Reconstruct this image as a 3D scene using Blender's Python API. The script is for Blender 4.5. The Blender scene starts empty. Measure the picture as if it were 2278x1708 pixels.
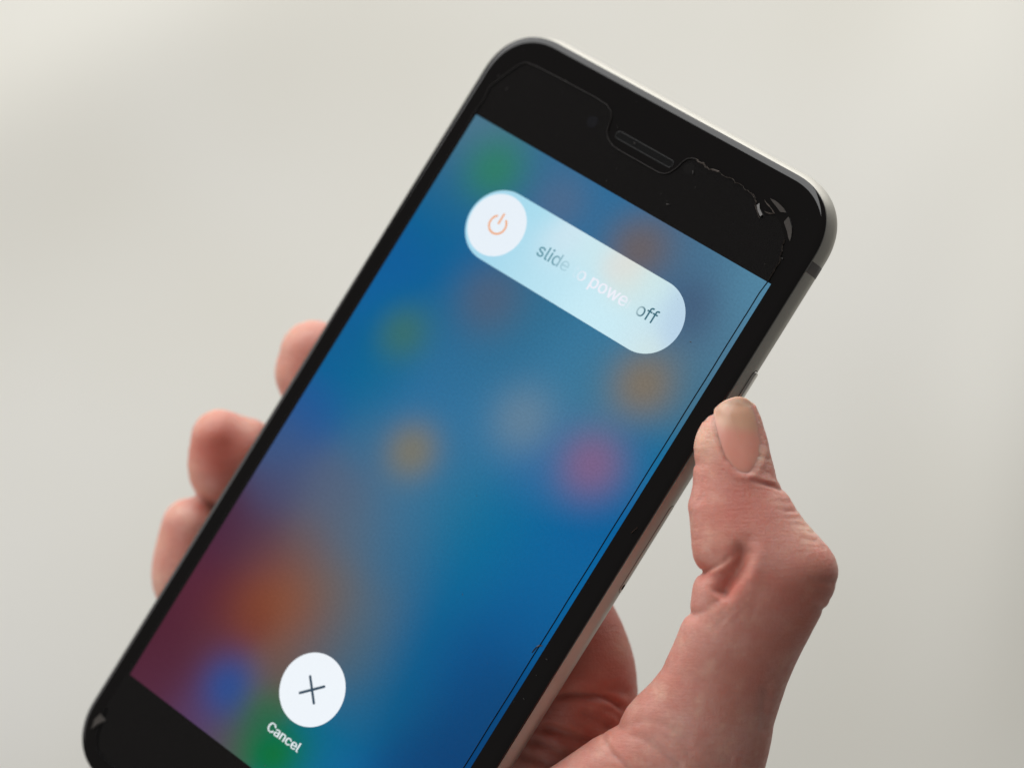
import bpy, bmesh, math, random
import numpy as np
from mathutils import Matrix, Vector

scene = bpy.context.scene
COL = scene.collection
MM = 0.001

# ------------------------------------------------------------------ camera
# 94 mm lens at about 0.4 m from the phone, looking ahead and ten degrees down
PW, PH, FPX = 2278.0, 1708.0, 5934.1           # picture proportions and focal length in the same unit
cam_data = bpy.data.cameras.new('camera')
cam = bpy.data.objects.new('camera', cam_data)
COL.objects.link(cam)
CAM = Matrix.Translation((0.0, -0.402, 0.271)) @ Matrix.Rotation(math.radians(80), 4, 'X')
cam.matrix_world = CAM
cam_data.sensor_fit = 'HORIZONTAL'
cam_data.sensor_width = 36.0
cam_data.lens = FPX / PW * 36.0
cam_data.clip_start = 0.02
cam_data.clip_end = 50.0
cam_data.dof.use_dof = True
cam_data.dof.focus_distance = 0.396
cam_data.dof.aperture_fstop = 10.0
cam_data.dof.aperture_blades = 0
scene.camera = cam

# ------------------------------------------------------------------ room light
world = bpy.data.worlds.new('World')
scene.world = world
world.use_nodes = True
world.node_tree.nodes['Background'].inputs[0].default_value = (1.0, 0.96, 0.92, 1)
world.node_tree.nodes['Background'].inputs[1].default_value = 0.14

def area(name, cam_pos, cam_target, size, power, color, size_y=None):
    l = bpy.data.lights.new(name, 'AREA')
    l.shape = 'RECTANGLE'
    l.size = size
    l.size_y = size_y or size
    l.energy = power
    l.color = color
    o = bpy.data.objects.new(name, l)
    COL.objects.link(o)
    p = CAM @ Vector(cam_pos)
    t = CAM @ Vector(cam_target)
    o.location = p
    o.rotation_euler = (t - p).to_track_quat('-Z', 'Y').to_euler()
    return o

# positions given in the camera's own axes, metres (x right, y up, z towards the viewer)
area('window_light_above', (0.42, 1.15, -0.80), (0.02, 0, -0.40), 1.5, 12.5, (1.0, 0.98, 0.95))
area('fill_light_front', (-0.72, -0.62, 0.16), (0.03, -0.03, -0.40), 0.9, 4.7, (1.0, 0.97, 0.94))  # added fill lamp from the lower left to brighten the hand, not a window
area('window_light_side', (-1.1, 0.36, -0.62), (-0.02, -0.02, -0.42), 0.6, 2.1, (1.0, 0.97, 0.96))
area('fill_light_wall', (-0.55, 1.5, -0.15), (0.45, -0.9, -1.75), 1.7, 39.0, (0.985, 0.985, 0.98))  # separate lamp added to brighten the backdrop, not a window

scene.view_settings.view_transform = 'Standard'
scene.view_settings.look = 'None'
scene.view_settings.gamma = 1.0
scene.view_settings.exposure = 0.0
scene.render.film_transparent = False
scene.cycles.max_bounces = 10
scene.cycles.transparent_max_bounces = 12
scene.cycles.use_denoising = True
scene.cycles.caustics_reflective = False
scene.cycles.caustics_refractive = False

# ------------------------------------------------------------------ helpers
def srgb(r, g, b):
    def f(c):
        c /= 255.0
        return c / 12.92 if c <= 0.04045 else ((c + 0.055) / 1.055) ** 2.4
    return (f(r), f(g), f(b))

def new_mat(name):
    m = bpy.data.materials.new(name)
    m.use_nodes = True
    nt = m.node_tree
    for n in list(nt.nodes):
        nt.nodes.remove(n)
    out = nt.nodes.new('ShaderNodeOutputMaterial')
    b = nt.nodes.new('ShaderNodeBsdfPrincipled')
    nt.links.new(b.outputs[0], out.inputs[0])
    return m, nt, b, out

def principled(name, base, rough=0.5, metal=0.0, spec=0.5, emit=None, strength=1.0, bump=None, var=0.0, varscale=400):
    m, nt, b, out = new_mat(name)
    b.inputs['Base Color'].default_value = (*base, 1)
    b.inputs['Roughness'].default_value = rough
    b.inputs['Metallic'].default_value = metal
    b.inputs['Specular IOR Level'].default_value = spec
    if emit is not None:
        b.inputs['Emission Color'].default_value = (*emit, 1)
        b.inputs['Emission Strength'].default_value = strength
    tc = nt.nodes.new('ShaderNodeTexCoord')
    if bump:
        n = nt.nodes.new('ShaderNodeTexNoise')
        n.inputs['Scale'].default_value = bump[0]
        n.inputs['Detail'].default_value = 4
        bp = nt.nodes.new('ShaderNodeBump')
        bp.inputs['Strength'].default_value = bump[1]
        bp.inputs['Distance'].default_value = bump[2]
        nt.links.new(tc.outputs['Object'], n.inputs['Vector'])
        nt.links.new(n.outputs['Fac'], bp.inputs['Height'])
        nt.links.new(bp.outputs[0], b.inputs['Normal'])
    if var:
        n = nt.nodes.new('ShaderNodeTexNoise')
        n.inputs['Scale'].default_value = varscale
        n.inputs['Detail'].default_value = 5
        mr = nt.nodes.new('ShaderNodeMapRange')
        mr.inputs[3].default_value = max(0.0, rough - var)
        mr.inputs[4].default_value = min(1.0, rough + var)
        nt.links.new(tc.outputs['Object'], n.inputs['Vector'])
        nt.links.new(n.outputs['Fac'], mr.inputs[0])
        nt.links.new(mr.outputs[0], b.inputs['Roughness'])
    return m

def mesh_obj(name, verts, faces, mat, parent=None, smooth=True, matrix=None):
    me = bpy.data.meshes.new(name)
    me.from_pydata([tuple(map(float, v)) for v in verts], [], [tuple(int(i) for i in f) for f in faces])
    me.validate()
    me.update()
    if smooth:
        me.polygons.foreach_set('use_smooth', [True] * len(me.polygons))
    if mat is not None:
        me.materials.append(mat)
    o = bpy.data.objects.new(name, me)
    COL.objects.link(o)
    if parent is not None:
        o.parent = parent
    if matrix is not None:
        o.matrix_local = matrix
    return o

def fast_mesh(name, V, Q):
    """numpy verts (n,3) and quads (m,4)"""
    me = bpy.data.meshes.new(name)
    me.vertices.add(len(V))
    me.vertices.foreach_set('co', np.asarray(V, np.float32).ravel())
    me.loops.add(Q.size)
    me.loops.foreach_set('vertex_index', Q.astype(np.int32).ravel())
    me.polygons.add(len(Q))
    me.polygons.foreach_set('loop_start', np.arange(0, Q.size, Q.shape[1], dtype=np.int32))
    me.update(calc_edges=True)
    me.validate()
    me.polygons.foreach_set('use_smooth', np.ones(len(me.polygons), bool))
    return me

# ------------------------------------------------------------------ backdrop
def build_wall():
    nx, ny = 160, 110
    verts, faces = [], []
    def ridge(x, y, cx, cy, ang, w, length, h):
        ca, sa = math.cos(ang), math.sin(ang)
        u = (x - cx) * ca + (y - cy) * sa
        v = -(x - cx) * sa + (y - cy) * ca
        return h * math.exp(-(v / w) ** 2 - (u / length) ** 2)
    for j in range(ny + 1):
        for i in range(nx + 1):
            x = -2.4 + 4.8 * i / nx
            y = -1.7 + 3.4 * j / ny
            z = -1.75 + 0.10 * x * x
            z += ridge(x, y, -0.22, 0.25, math.radians(27), 0.045, 0.30, 0.007)
            z += ridge(x, y, -0.33, 0.16, math.radians(22), 0.08, 0.45, 0.009)
            z += ridge(x, y, 0.31, 0.22, math.radians(75), 0.04, 0.14, 0.010)
            z += ridge(x, y, 0.345, 0.03, math.radians(85), 0.045, 0.22, 0.024)
            z += ridge(x, y, -0.1, -0.22, math.radians(15), 0.22, 0.5, 0.012)
            z += 0.006 * math.sin(x * 5.1 + y * 2.3) + 0.004 * math.sin(x * 3.3 - y * 7.1 + 1.0)
            verts.append((x, y, z))
    for j in range(ny):
        for i in range(nx):
            a = j * (nx + 1) + i
            faces.append((a, a + 1, a + nx + 2, a + nx + 1))
    m, nt, b, out = new_mat('soft_white_cloth')
    tc = nt.nodes.new('ShaderNodeTexCoord')
    n = nt.nodes.new('ShaderNodeTexNoise')
    n.inputs['Scale'].default_value = 3.0
    n.inputs['Detail'].default_value = 2.0
    r = nt.nodes.new('ShaderNodeValToRGB')
    r.color_ramp.elements[0].color = (0.735, 0.72, 0.65, 1)
    r.color_ramp.elements[1].color = (0.79, 0.785, 0.745, 1)
    r.color_ramp.elements[0].position = 0.3
    r.color_ramp.elements[1].position = 0.7
    nt.links.new(tc.outputs['Object'], n.inputs['Vector'])
    nt.links.new(n.outputs['Fac'], r.inputs[0])
    nt.links.new(r.outputs[0], b.inputs['Base Color'])
    b.inputs['Roughness'].default_value = 0.9
    b.inputs['Specular IOR Level'].default_value = 0.1
    o = mesh_obj('wall', verts, faces, m)
    o.matrix_world = CAM
    o['kind'] = 'structure'
    o['label'] = 'pale off-white wall far out of focus behind the phone'
    return o
build_wall()

# ------------------------------------------------------------------ smartphone
# local axes of the phone: x across, y along towards the earpiece, z out of the screen; millimetres
RP = np.array([[0.75, 0.5272, -0.3995], [-0.4739, 0.8496, 0.2314], [0.4614, 0.0158, 0.887]])
TP = np.array([-11.1252409, -15.6090777, -408.024214])
u_, s_, v_ = np.linalg.svd(RP)
RP = u_ @ v_
phone = bpy.data.objects.new('smartphone', None)
COL.objects.link(phone)
phone.matrix_world = CAM @ (Matrix.Translation(Vector(TP * MM)) @ Matrix(RP.tolist()).to_4x4())
phone['category'] = 'smartphone'
phone['label'] = 'black-faced metal smartphone held upright, its blurred blue screen showing a power-off slider'

def rr_outline(hx, hy, r, n=20, sup=2.25):
    """rounded rectangle with slightly squarish (superelliptic) corners, counter-clockwise"""
    pts = []
    for cx, cy, a0 in ((hx - r, hy - r, 0), (-hx + r, hy - r, 90), (-hx + r, -hy + r, 180), (hx - r, -hy + r, 270)):
        for k in range(n + 1):
            a = math.radians(a0 + 90.0 * k / n)
            c, s = math.cos(a), math.sin(a)
            pts.append((cx + r * math.copysign(abs(c) ** (2 / sup), c), cy + r * math.copysign(abs(s) ** (2 / sup), s)))
    return pts

def rings(name, prof, hx, hy, r, mat, parent, cap_top=False, cap_bot=False, n=20):
    """sweep a profile [(inset, z)] round the rounded rectangle"""
    V, F = [], []
    m = 4 * (n + 1)
    for ins, z in prof:
        for x, y in rr_outline(hx - ins, hy - ins, max(r - ins, 0.4), n):
            V.append((x * MM, y * MM, z * MM))
    for k in range(len(prof) - 1):
        for i in range(m):
            a, b = k * m + i, k * m + (i + 1) % m
            F.append((a, a + m, b + m, b))
    if cap_top:
        F.append(tuple(range(m)))
    if cap_bot:
        F.append(tuple(range(len(prof) * m - 1, (len(prof) - 1) * m - 1, -1)))
    o = mesh_obj(name, V, F, mat, parent)
    return o

metal = principled('space_grey_aluminium', (0.50, 0.49, 0.45), rough=0.46, metal=0.85, bump=(9000, 0.06, 0.00002), var=0.06, varscale=900)
band_m = principled('antenna_plastic', (0.12, 0.115, 0.11), rough=0.5)
glass_m = principled('black_cover_glass', (0.0035, 0.003, 0.003), rough=0.05, spec=0.42, var=0.02, varscale=120)
gasket_m = principled('black_gasket', (0.008, 0.008, 0.008), rough=0.6, spec=0.2)
slot_m = principled('black_mesh', (0.002, 0.002, 0.002), rough=0.6, spec=0.08, bump=(3000, 0.3, 0.00005))

HX, HY = 33.05, 69.05
def side_inset(z):
    if z >= -3.3:
        u = min(1.0, (z + 3.3) / 2.6)
        return 1.0 * (1 - max(0.0, 1 - u ** 1.35) ** (1 / 1.35))
    u = min(1.0, (-3.3 - z) / 3.8)
    return 3.0 * (1 - math.sqrt(max(0.0, 1 - u * u)))
prof = []
for k in range(0, 13):
    z = -3.3 + 2.6 * math.sin(math.radians(90 - 90 * k / 12))
    prof.append((side_inset(z), z))
for k in range(1, 17):
    z = -3.3 - 3.8 * math.sin(math.radians(90 * k / 16))
    prof.append((side_inset(z), z))
rings('metal_body', prof, HX, HY, 10.2, metal, phone, cap_bot=True, n=28)
rings('gasket', [(2.2, -0.5), (1.1, -0.6), (1.05, -0.95), (2.2, -1.05)], HX, HY, 10.2, gasket_m, phone)
# cover glass with its edge rounded down (2.5D)
gp = [(1.3, 0.0)]
for k in range(1, 11):
    t = k / 10.0
    gp.append((1.3 - 1.05 * t, -0.25 * t ** 2.0))
gp += [(0.2, -0.45), (0.22, -0.85)]
rings('front_glass', gp, HX - 0.25, HY - 0.75, 9.6, glass_m, phone, n=28, cap_top=True)

def on_side(y, z, side=1, off=0.0):
    """point on the rounded metal side at height y and depth z"""
    e = 0.02
    d = (side_inset(z + e) - side_inset(z - e)) / (2 * e)
    n = math.hypot(1.0, d)
    return (side * (HX - side_inset(z) + off / n) * MM, y * MM, (z + off * d / n) * MM)

def side_patch(name, y0, y1, z0, z1, off, mat, parent, rad=0.0, ny=16, nz=12, hollow=None):
    """raised or inset strip that follows the rounded side; ends can be round"""
    V, F = [], []
    hz = (z1 - z0) / 2
    zc = (z0 + z1) / 2
    for j in range(ny + 1):
        y = y0 + (y1 - y0) * j / ny
        w = hz
        e = min(y - y0, y1 - y)
        if rad and e < rad:
            w = max(0.12, math.sqrt(max(0.0, rad * rad - (rad - e) ** 2)) * hz / rad)
        for i in range(nz + 1):
            z = zc + w * (2 * i / nz - 1)
            edge = 1.0 if 0 < i < nz and 0 < j < ny else 0.0
            V.append(on_side(y, z, 1, off * edge - 0.03 * (1 - edge)))
    for j in range(ny):
        for i in range(nz):
            a = j * (nz + 1) + i
            F.append((a, a + 1, a + nz + 2, a + nz + 1))
    return mesh_obj(name, V, F, mat, parent)

# antenna bands, the power button and the card tray on the right side
def band(y0, y1, side):
    V, F = [], []
    n = 26
    for j, y in enumerate((y0, y0 + 0.05, y1 - 0.05, y1)):
        for i in range(n + 1):
            z = -0.95 - 5.7 * i / n
            V.append(on_side(y, z, side, 0.025 if j in (1, 2) else -0.02))
    for j in range(3):
        for i in range(n):
            a = j * (n + 1) + i
            F.append((a, a + 1, a + n + 2, a + n + 1))
    return mesh_obj('antenna_band', V, F, band_m, phone)
for side in (1, -1):
    band(56.2, 58.1, side)
    band(-58.1, -56.2, side)

groove_m = principled('dark_gap', (0.02, 0.017, 0.015), rough=0.6)
btn_m = principled('polished_button_metal', (0.55, 0.53, 0.50), rough=0.22, metal=0.9)
g = side_patch('button_gap', 29.6, 40.25, -5.15, -2.85, 0.03, groove_m, phone, rad=1.15, ny=40)
b = side_patch('power_button', 29.85, 40.0, -4.95, -3.05, 0.30, btn_m, phone, rad=0.95, ny=40)
g = side_patch('tray_gap', 1.25, 16.75, -4.95, -3.05, 0.02, groove_m, phone, rad=0.95, ny=48)
tray = side_patch('card_tray', 1.38, 16.62, -4.82, -3.18, 0.06, metal, phone, rad=0.82, ny=48)
side_patch('pinhole', 1.9, 2.9, -4.45, -3.45, 0.09, principled('hole_black', (0.003, 0.003, 0.003), rough=0.9, spec=0.1), phone, rad=0.5, ny=12)

# ---- the lit display: what it shows is flat picture, colours sampled as soft patches
def P(x, y, z=0.0):
    return (x * MM, y * MM, z * MM)

WALLPAPER = [  # x, y (mm), spread, colour shown: the slow changes of the blurred picture
 (-27, 51, 6, (78, 118, 140)), (-25, 42, 5, (40, 100, 140)), (-24, 36, 5, (14, 96, 150)), (-13, 49, 6, (56, 108, 145)), (-13, 42, 6, (40, 100, 145)),
 (0, 50, 6, (46, 108, 152)), (-3, 30, 6, (48, 108, 142)), (13, 49, 5, (66, 104, 138)), (26.5, 49, 5, (82, 132, 160)), (27, 40, 5, (76, 118, 144)), (18, 50, 4, (74, 116, 144)),
 (-27.5, 28, 5, (2, 88, 158)), (-25, 20, 4, (0, 92, 160)), (-17, 30, 5, (10, 92, 158)), (-14, 24, 4, (28, 98, 150)), (-19, 11, 4, (8, 96, 150)),
 (-11, 17, 5, (44, 108, 150)), (-3, 22, 5, (44, 108, 146)), (8, 25, 6, (58, 122, 160)), (0, 14, 6, (52, 116, 158)), (14, 25, 5, (60, 116, 146)), (27, 30, 4, (60, 112, 140)), (27, 20, 5, (20, 102, 158)),
 (13, 12, 5, (46, 106, 158)), (27, 10, 5, (8, 90, 158)), (-27.5, 10, 4, (0, 90, 152)), (-21, 5, 5, (12, 98, 154)), (-12, 8, 5, (46, 112, 158)), (-14, 0, 4, (62, 108, 142)), (-25.6, -1, 4, (34, 86, 150)), (-1, 3, 5, (54, 112, 152)),
 (-3, -6, 5, (64, 112, 146)), (6, -2, 6, (26, 108, 156)), (14, -2, 6, (6, 98, 158)), (24, 0, 6, (0, 94, 160)), (24, -10, 6, (0, 84, 150)),
 (-26.5, -8, 4, (58, 86, 132)), (-24, -15, 4, (72, 74, 108)), (-17, -10, 5, (84, 98, 124)), (-9, -13, 5, (84, 104, 124)), (1, -13, 5, (58, 106, 140)), (10, -12, 6, (4, 96, 154)),
 (-27.6, -24, 5, (74, 40, 64)), (-21, -23, 4, (88, 58, 74)), (-27, -34, 5, (86, 38, 56)), (-27.5, -44, 5, (80, 34, 50)), (-20, -34, 4, (98, 44, 50)), (-15, -19, 4, (104, 88, 88)),
 (-6, -23, 4.5, (106, 98, 92)), (-4, -30, 4.5, (96, 92, 94)), (2, -22, 5, (80, 104, 122)), (3.5, -30, 5, (66, 100, 122)), (11, -22, 5, (2, 90, 148)), (20, -20, 6, (0, 74, 138)), (14, -31, 5, (0, 90, 146)),
 (21.5, -33, 6, (0, 60, 118)), (27, -22, 5, (0, 64, 120)), (9.5, -36, 4, (30, 100, 140)), (-19, -41, 4, (92, 50, 62)), (-23, -49, 5, (84, 42, 62)), (-15, -51, 4, (86, 62, 98)), (-8, -50.5, 3, (88, 74, 86)), (-7.6, -38.5, 3.5, (102, 84, 78)),
 (8, -43, 4, (0, 98, 142)), (12, -48, 6, (0, 100, 174)), (22, -42, 6, (0, 66, 126)), (22, -51, 6, (0, 74, 140))]
GLOWS = [  # the round blurred icons: x, y, radius, colour, strength
 (-21.0, 46.0, 5.0, (46, 128, 92), .95), (-8.0, 46.5, 4.5, (92, 106, 134), .6), (7.6, 46.6, 5.0, (112, 94, 84), .95), (19.9, 43.5, 4.6, (66, 84, 114), .8), (21.5, 40, 4.0, (68, 88, 118), .4),
 (-19.7, 16.9, 4.2, (62, 112, 96), .9), (-9.8, 28.4, 5.4, (80, 96, 120), .95), (20.2, 29.6, 5.0, (134, 114, 86), .98), (6.2, 15.5, 5.0, (106, 132, 152), .9), (19.9, 15.4, 4.9, (134, 96, 132), .98),
 (-7.3, 2.2, 4.2, (130, 120, 92), .95), (-13.2, -29.2, 7.0, (138, 76, 48), .95), (-14.5, -33.8, 3.5, (120, 62, 46), .5), (-12.9, -44.0, 4.6, (30, 80, 150), .98), (-0.3, -48.3, 6.0, (0, 112, 62), 1.25), (-4.2, -44, 3.8, (30, 104, 70), .8)]
wp = np.array([(a, b_, c) for a, b_, c, d in WALLPAPER])
FLOOR = 0.0045            # what the switched-off glass already shows by reflecting the room
wc = np.array([srgb(d[0], d[1] * (1.05 if d[0] < 30 else 1.0), d[2] * (0.965 if d[0] < 30 else 1.0)) for a, b_, c, d in WALLPAPER])
def wallpaper(x, y):
    d2 = (x[:, None] - wp[:, 0]) ** 2 + (y[:, None] - wp[:, 1]) ** 2
    w = np.exp(-d2 / (2 * (wp[:, 2] * 0.95) ** 2)) + 1e-6 / (d2 + 1)
    c = (w @ wc) / w.sum(1)[:, None]
    for gx_, gy_, r, col, k in GLOWS:
        d = np.hypot(x - gx_, y - gy_) / r
        al = (0.80 * k * np.exp(-(d / 1.12) ** 2.2))[:, None]
        c = c * (1 - al) + np.array(srgb(*col)) * al
    return np.maximum(c - FLOOR, 0)

def col_mat(name, grain=0.06, gloss=0.05, strength=1.0):
    m, nt, b, out = new_mat(name)
    at = nt.nodes.new('ShaderNodeVertexColor')
    at.layer_name = 'shown'
    tc = nt.nodes.new('ShaderNodeTexCoord')
    n = nt.nodes.new('ShaderNodeTexNoise')
    n.inputs['Scale'].default_value = 2600
    n.inputs['Detail'].default_value = 2
    mr = nt.nodes.new('ShaderNodeMapRange')
    mr.inputs[1].default_value, mr.inputs[2].default_value = 0.3, 0.7
    mr.inputs[3].default_value, mr.inputs[4].default_value = 1 - grain, 1 + grain
    mul = nt.nodes.new('ShaderNodeVectorMath')
    mul.operation = 'SCALE'
    nt.links.new(tc.outputs['Object'], n.inputs['Vector'])
    nt.links.new(n.outputs['Fac'], mr.inputs[0])
    nt.links.new(at.outputs['Color'], mul.inputs[0])
    nt.links.new(mr.outputs[0], mul.inputs['Scale'])
    b.inputs['Base Color'].default_value = (0.002, 0.002, 0.002, 1)
    b.inputs['Roughness'].default_value = gloss
    b.inputs['Specular IOR Level'].default_value = 0.25
    nt.links.new(mul.outputs[0], b.inputs['Emission Color'])
    b.inputs['Emission Strength'].default_value = strength
    return m

def set_cols(o, cols):
    ca = o.data.color_attributes.new('shown', 'FLOAT_COLOR', 'POINT')
    ca.data.foreach_set('color', np.c_[np.clip(cols, 0, None), np.ones(len(cols))].astype(np.float32).ravel())

nx, ny = 88, 156
gx, gy = np.meshgrid(np.linspace(-29.25, 29.25, nx + 1), np.linspace(-52.02, 52.02, ny + 1))
gx, gy = gx.ravel(), gy.ravel()
V = np.c_[gx, gy, np.full(gx.size, 0.02)] * MM
F = [(j * (nx + 1) + i, j * (nx + 1) + i + 1, (j + 1) * (nx + 1) + i + 1, (j + 1) * (nx + 1) + i) for j in range(ny) for i in range(nx)]
display = mesh_obj('display', V, F, col_mat('lit_display'), phone)
set_cols(display, wallpaper(gx, gy))

# pill-shaped slider track
TR = 5.85
TY = 38.75
def pill(r, half, n=40):
    pts = []
    for k in range(n + 1):
        a = -math.pi / 2 + math.pi * k / n
        pts.append((half + r * math.cos(a), r * math.sin(a)))
    for k in range(n + 1):
        a = math.pi / 2 + math.pi * k / n
        pts.append((-half + r * math.cos(a), r * math.sin(a)))
    return pts
def filled_grid_pill(r, half, z, nrad=8):
    V, F = [], []
    sc = [i / nrad for i in range(nrad + 1)]
    ring0 = pill(1, 0)
    m = 0
    out = []
    NS = 70
    # rows along x
    xs = np.concatenate([-half - r * np.cos(np.linspace(0, math.pi / 2, 18)), np.linspace(-half, half, NS)[1:-1], half + r * np.sin(np.linspace(0, math.pi / 2, 18))])
    M = 14
    for x in xs:
        e = abs(x) - half
        h = r if e <= 0 else math.sqrt(max(1e-6, r * r - e * e))
        for j in range(M + 1):
            V.append((x, TY + h * (2 * j / M - 1), z))
    for i in range(len(xs) - 1):
        for j in range(M):
            a = i * (M + 1) + j
            F.append((a, a + M + 1, a + M + 2, a + 1))
    return np.array(V), F
TV, TF = filled_grid_pill(TR, 15.0, 0.035)
TRACK = [(-15, 33.6, 3, (166, 218, 240)), (-10, 43.5, 2.5, (170, 222, 240)), (-8.5, 36, 3.5, (180, 224, 240)), (-5, 41.5, 2.6, (212, 232, 242)), (-14, 38, 4, (170, 220, 240)),
 (-1, 36, 4, (190, 230, 244)), (1.5, 42, 2.5, (206, 234, 240)), (5.5, 42.6, 1.7, (222, 224, 220)), (8.3, 42.4, 2.0, (226, 224, 216)), (9, 40.0, 1.8, (212, 230, 228)), (12, 42, 2.2, (208, 232, 232)), (5, 35, 3, (204, 238, 248)),
 (9, 36, 3, (204, 236, 246)), (14, 40, 2.5, (204, 232, 240)), (18.3, 41, 2.2, (186, 212, 232)), (19.8, 38, 2, (186, 212, 234)), (16, 35.5, 2.5, (206, 232, 240)), (18, 34.6, 1.6, (212, 230, 228))]
tp = np.array([(a, b_, c) for a, b_, c, d in TRACK]); tcl = np.array([srgb(*d) for a, b_, c, d in TRACK])
def track_cols(x, y):
    d2 = (x[:, None] - tp[:, 0]) ** 2 + (y[:, None] - tp[:, 1]) ** 2
    w = np.exp(-d2 / (2 * tp[:, 2] ** 2)) + 1e-6 / (d2 + 1)
    return np.maximum((w @ tcl) / w.sum(1)[:, None] - FLOOR, 0)
track = mesh_obj('slider_track', TV * MM, TF, col_mat('lit_slider', 0.02), display)
set_cols(track, track_cols(TV[:, 0], TV[:, 1]))

def disc(name, cx, cy, r, z, mat, parent, n=72):
    V = [P(cx + r * math.cos(2 * math.pi * k / n), cy + r * math.sin(2 * math.pi * k / n), z) for k in range(n)]
    return mesh_obj(name, V, [tuple(range(n))], mat, parent, smooth=False)

def emit_mat(name, c, s=1.0):
    return principled(name, (0.002, 0.002, 0.002), rough=0.06, emit=srgb(*c), strength=s)
white_ui = emit_mat('lit_white', (233, 242, 250))
knob = disc('slider_knob', -15.5, 38.75, 5.05, 0.05, white_ui, display)

def stroke(pts, w, z, closed_caps=True):
    """thin flat line along 2D points with round ends"""
    V, F = [], []
    n = len(pts)
    L, Rr_ = [], []
    for i, p in enumerate(pts):
        a = pts[max(0, i - 1)]
        b_ = pts[min(n - 1, i + 1)]
        d = Vector((b_[0] - a[0], b_[1] - a[1])).normalized()
        nn = Vector((-d.y, d.x)) * w / 2
        L.append((p[0] + nn.x, p[1] + nn.y))
        Rr_.append((p[0] - nn.x, p[1] - nn.y))
    for l, r in zip(L, Rr_):
        V += [P(l[0], l[1], z), P(r[0], r[1], z)]
    for i in range(n - 1):
        F.append((2 * i, 2 * i + 1, 2 * i + 3, 2 * i + 2))
    if closed_caps:
        for p, q in ((pts[0], pts[1]), (pts[-1], pts[-2])):
            d = Vector((p[0] - q[0], p[1] - q[1])).normalized()
            a0 = math.atan2(d.y, d.x)
            base = len(V)
            for k in range(9):
                a = a0 - math.pi / 2 + math.pi * k / 8
                V.append(P(p[0] + w / 2 * math.cos(a), p[1] + w / 2 * math.sin(a), z))
            F.append(tuple(range(base, base + 9)))
    return V, F
def join(parts):
    V, F = [], []
    for v, f in parts:
        b0 = len(V)
        V += v
        F += [tuple(i + b0 for i in q) for q in f]
    return V, F

orange = emit_mat('lit_orange', (240, 168, 118))
arc = [(-15.4 + 1.48 * math.sin(a), 38.85 + 1.48 * math.cos(a)) for a in np.linspace(math.radians(38), math.radians(322), 40)]
pv, pf = join([stroke(arc, 0.32, 0.065), stroke([(-15.4, 39.1), (-15.4, 40.75)], 0.32, 0.067)])
mesh_obj('power_icon', pv, pf, orange, display, smooth=False)

cancel = disc('cancel_button', -0.1, -36.75, 5.72, 0.05, emit_mat('lit_button_white', (240, 246, 252)), display)
dark_ui = emit_mat('dark_teal_print', (52, 74, 92))
h = 1.5
pv, pf = join([stroke([(-0.13 - h, -36.78 - h), (-0.13 + h, -36.78 + h)], 0.43, 0.065), stroke([(-0.13 - h, -36.78 + h), (-0.13 + h, -36.78 - h)], 0.43, 0.067)])
mesh_obj('cross_icon', pv, pf, dark_ui, display, smooth=False)

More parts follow.
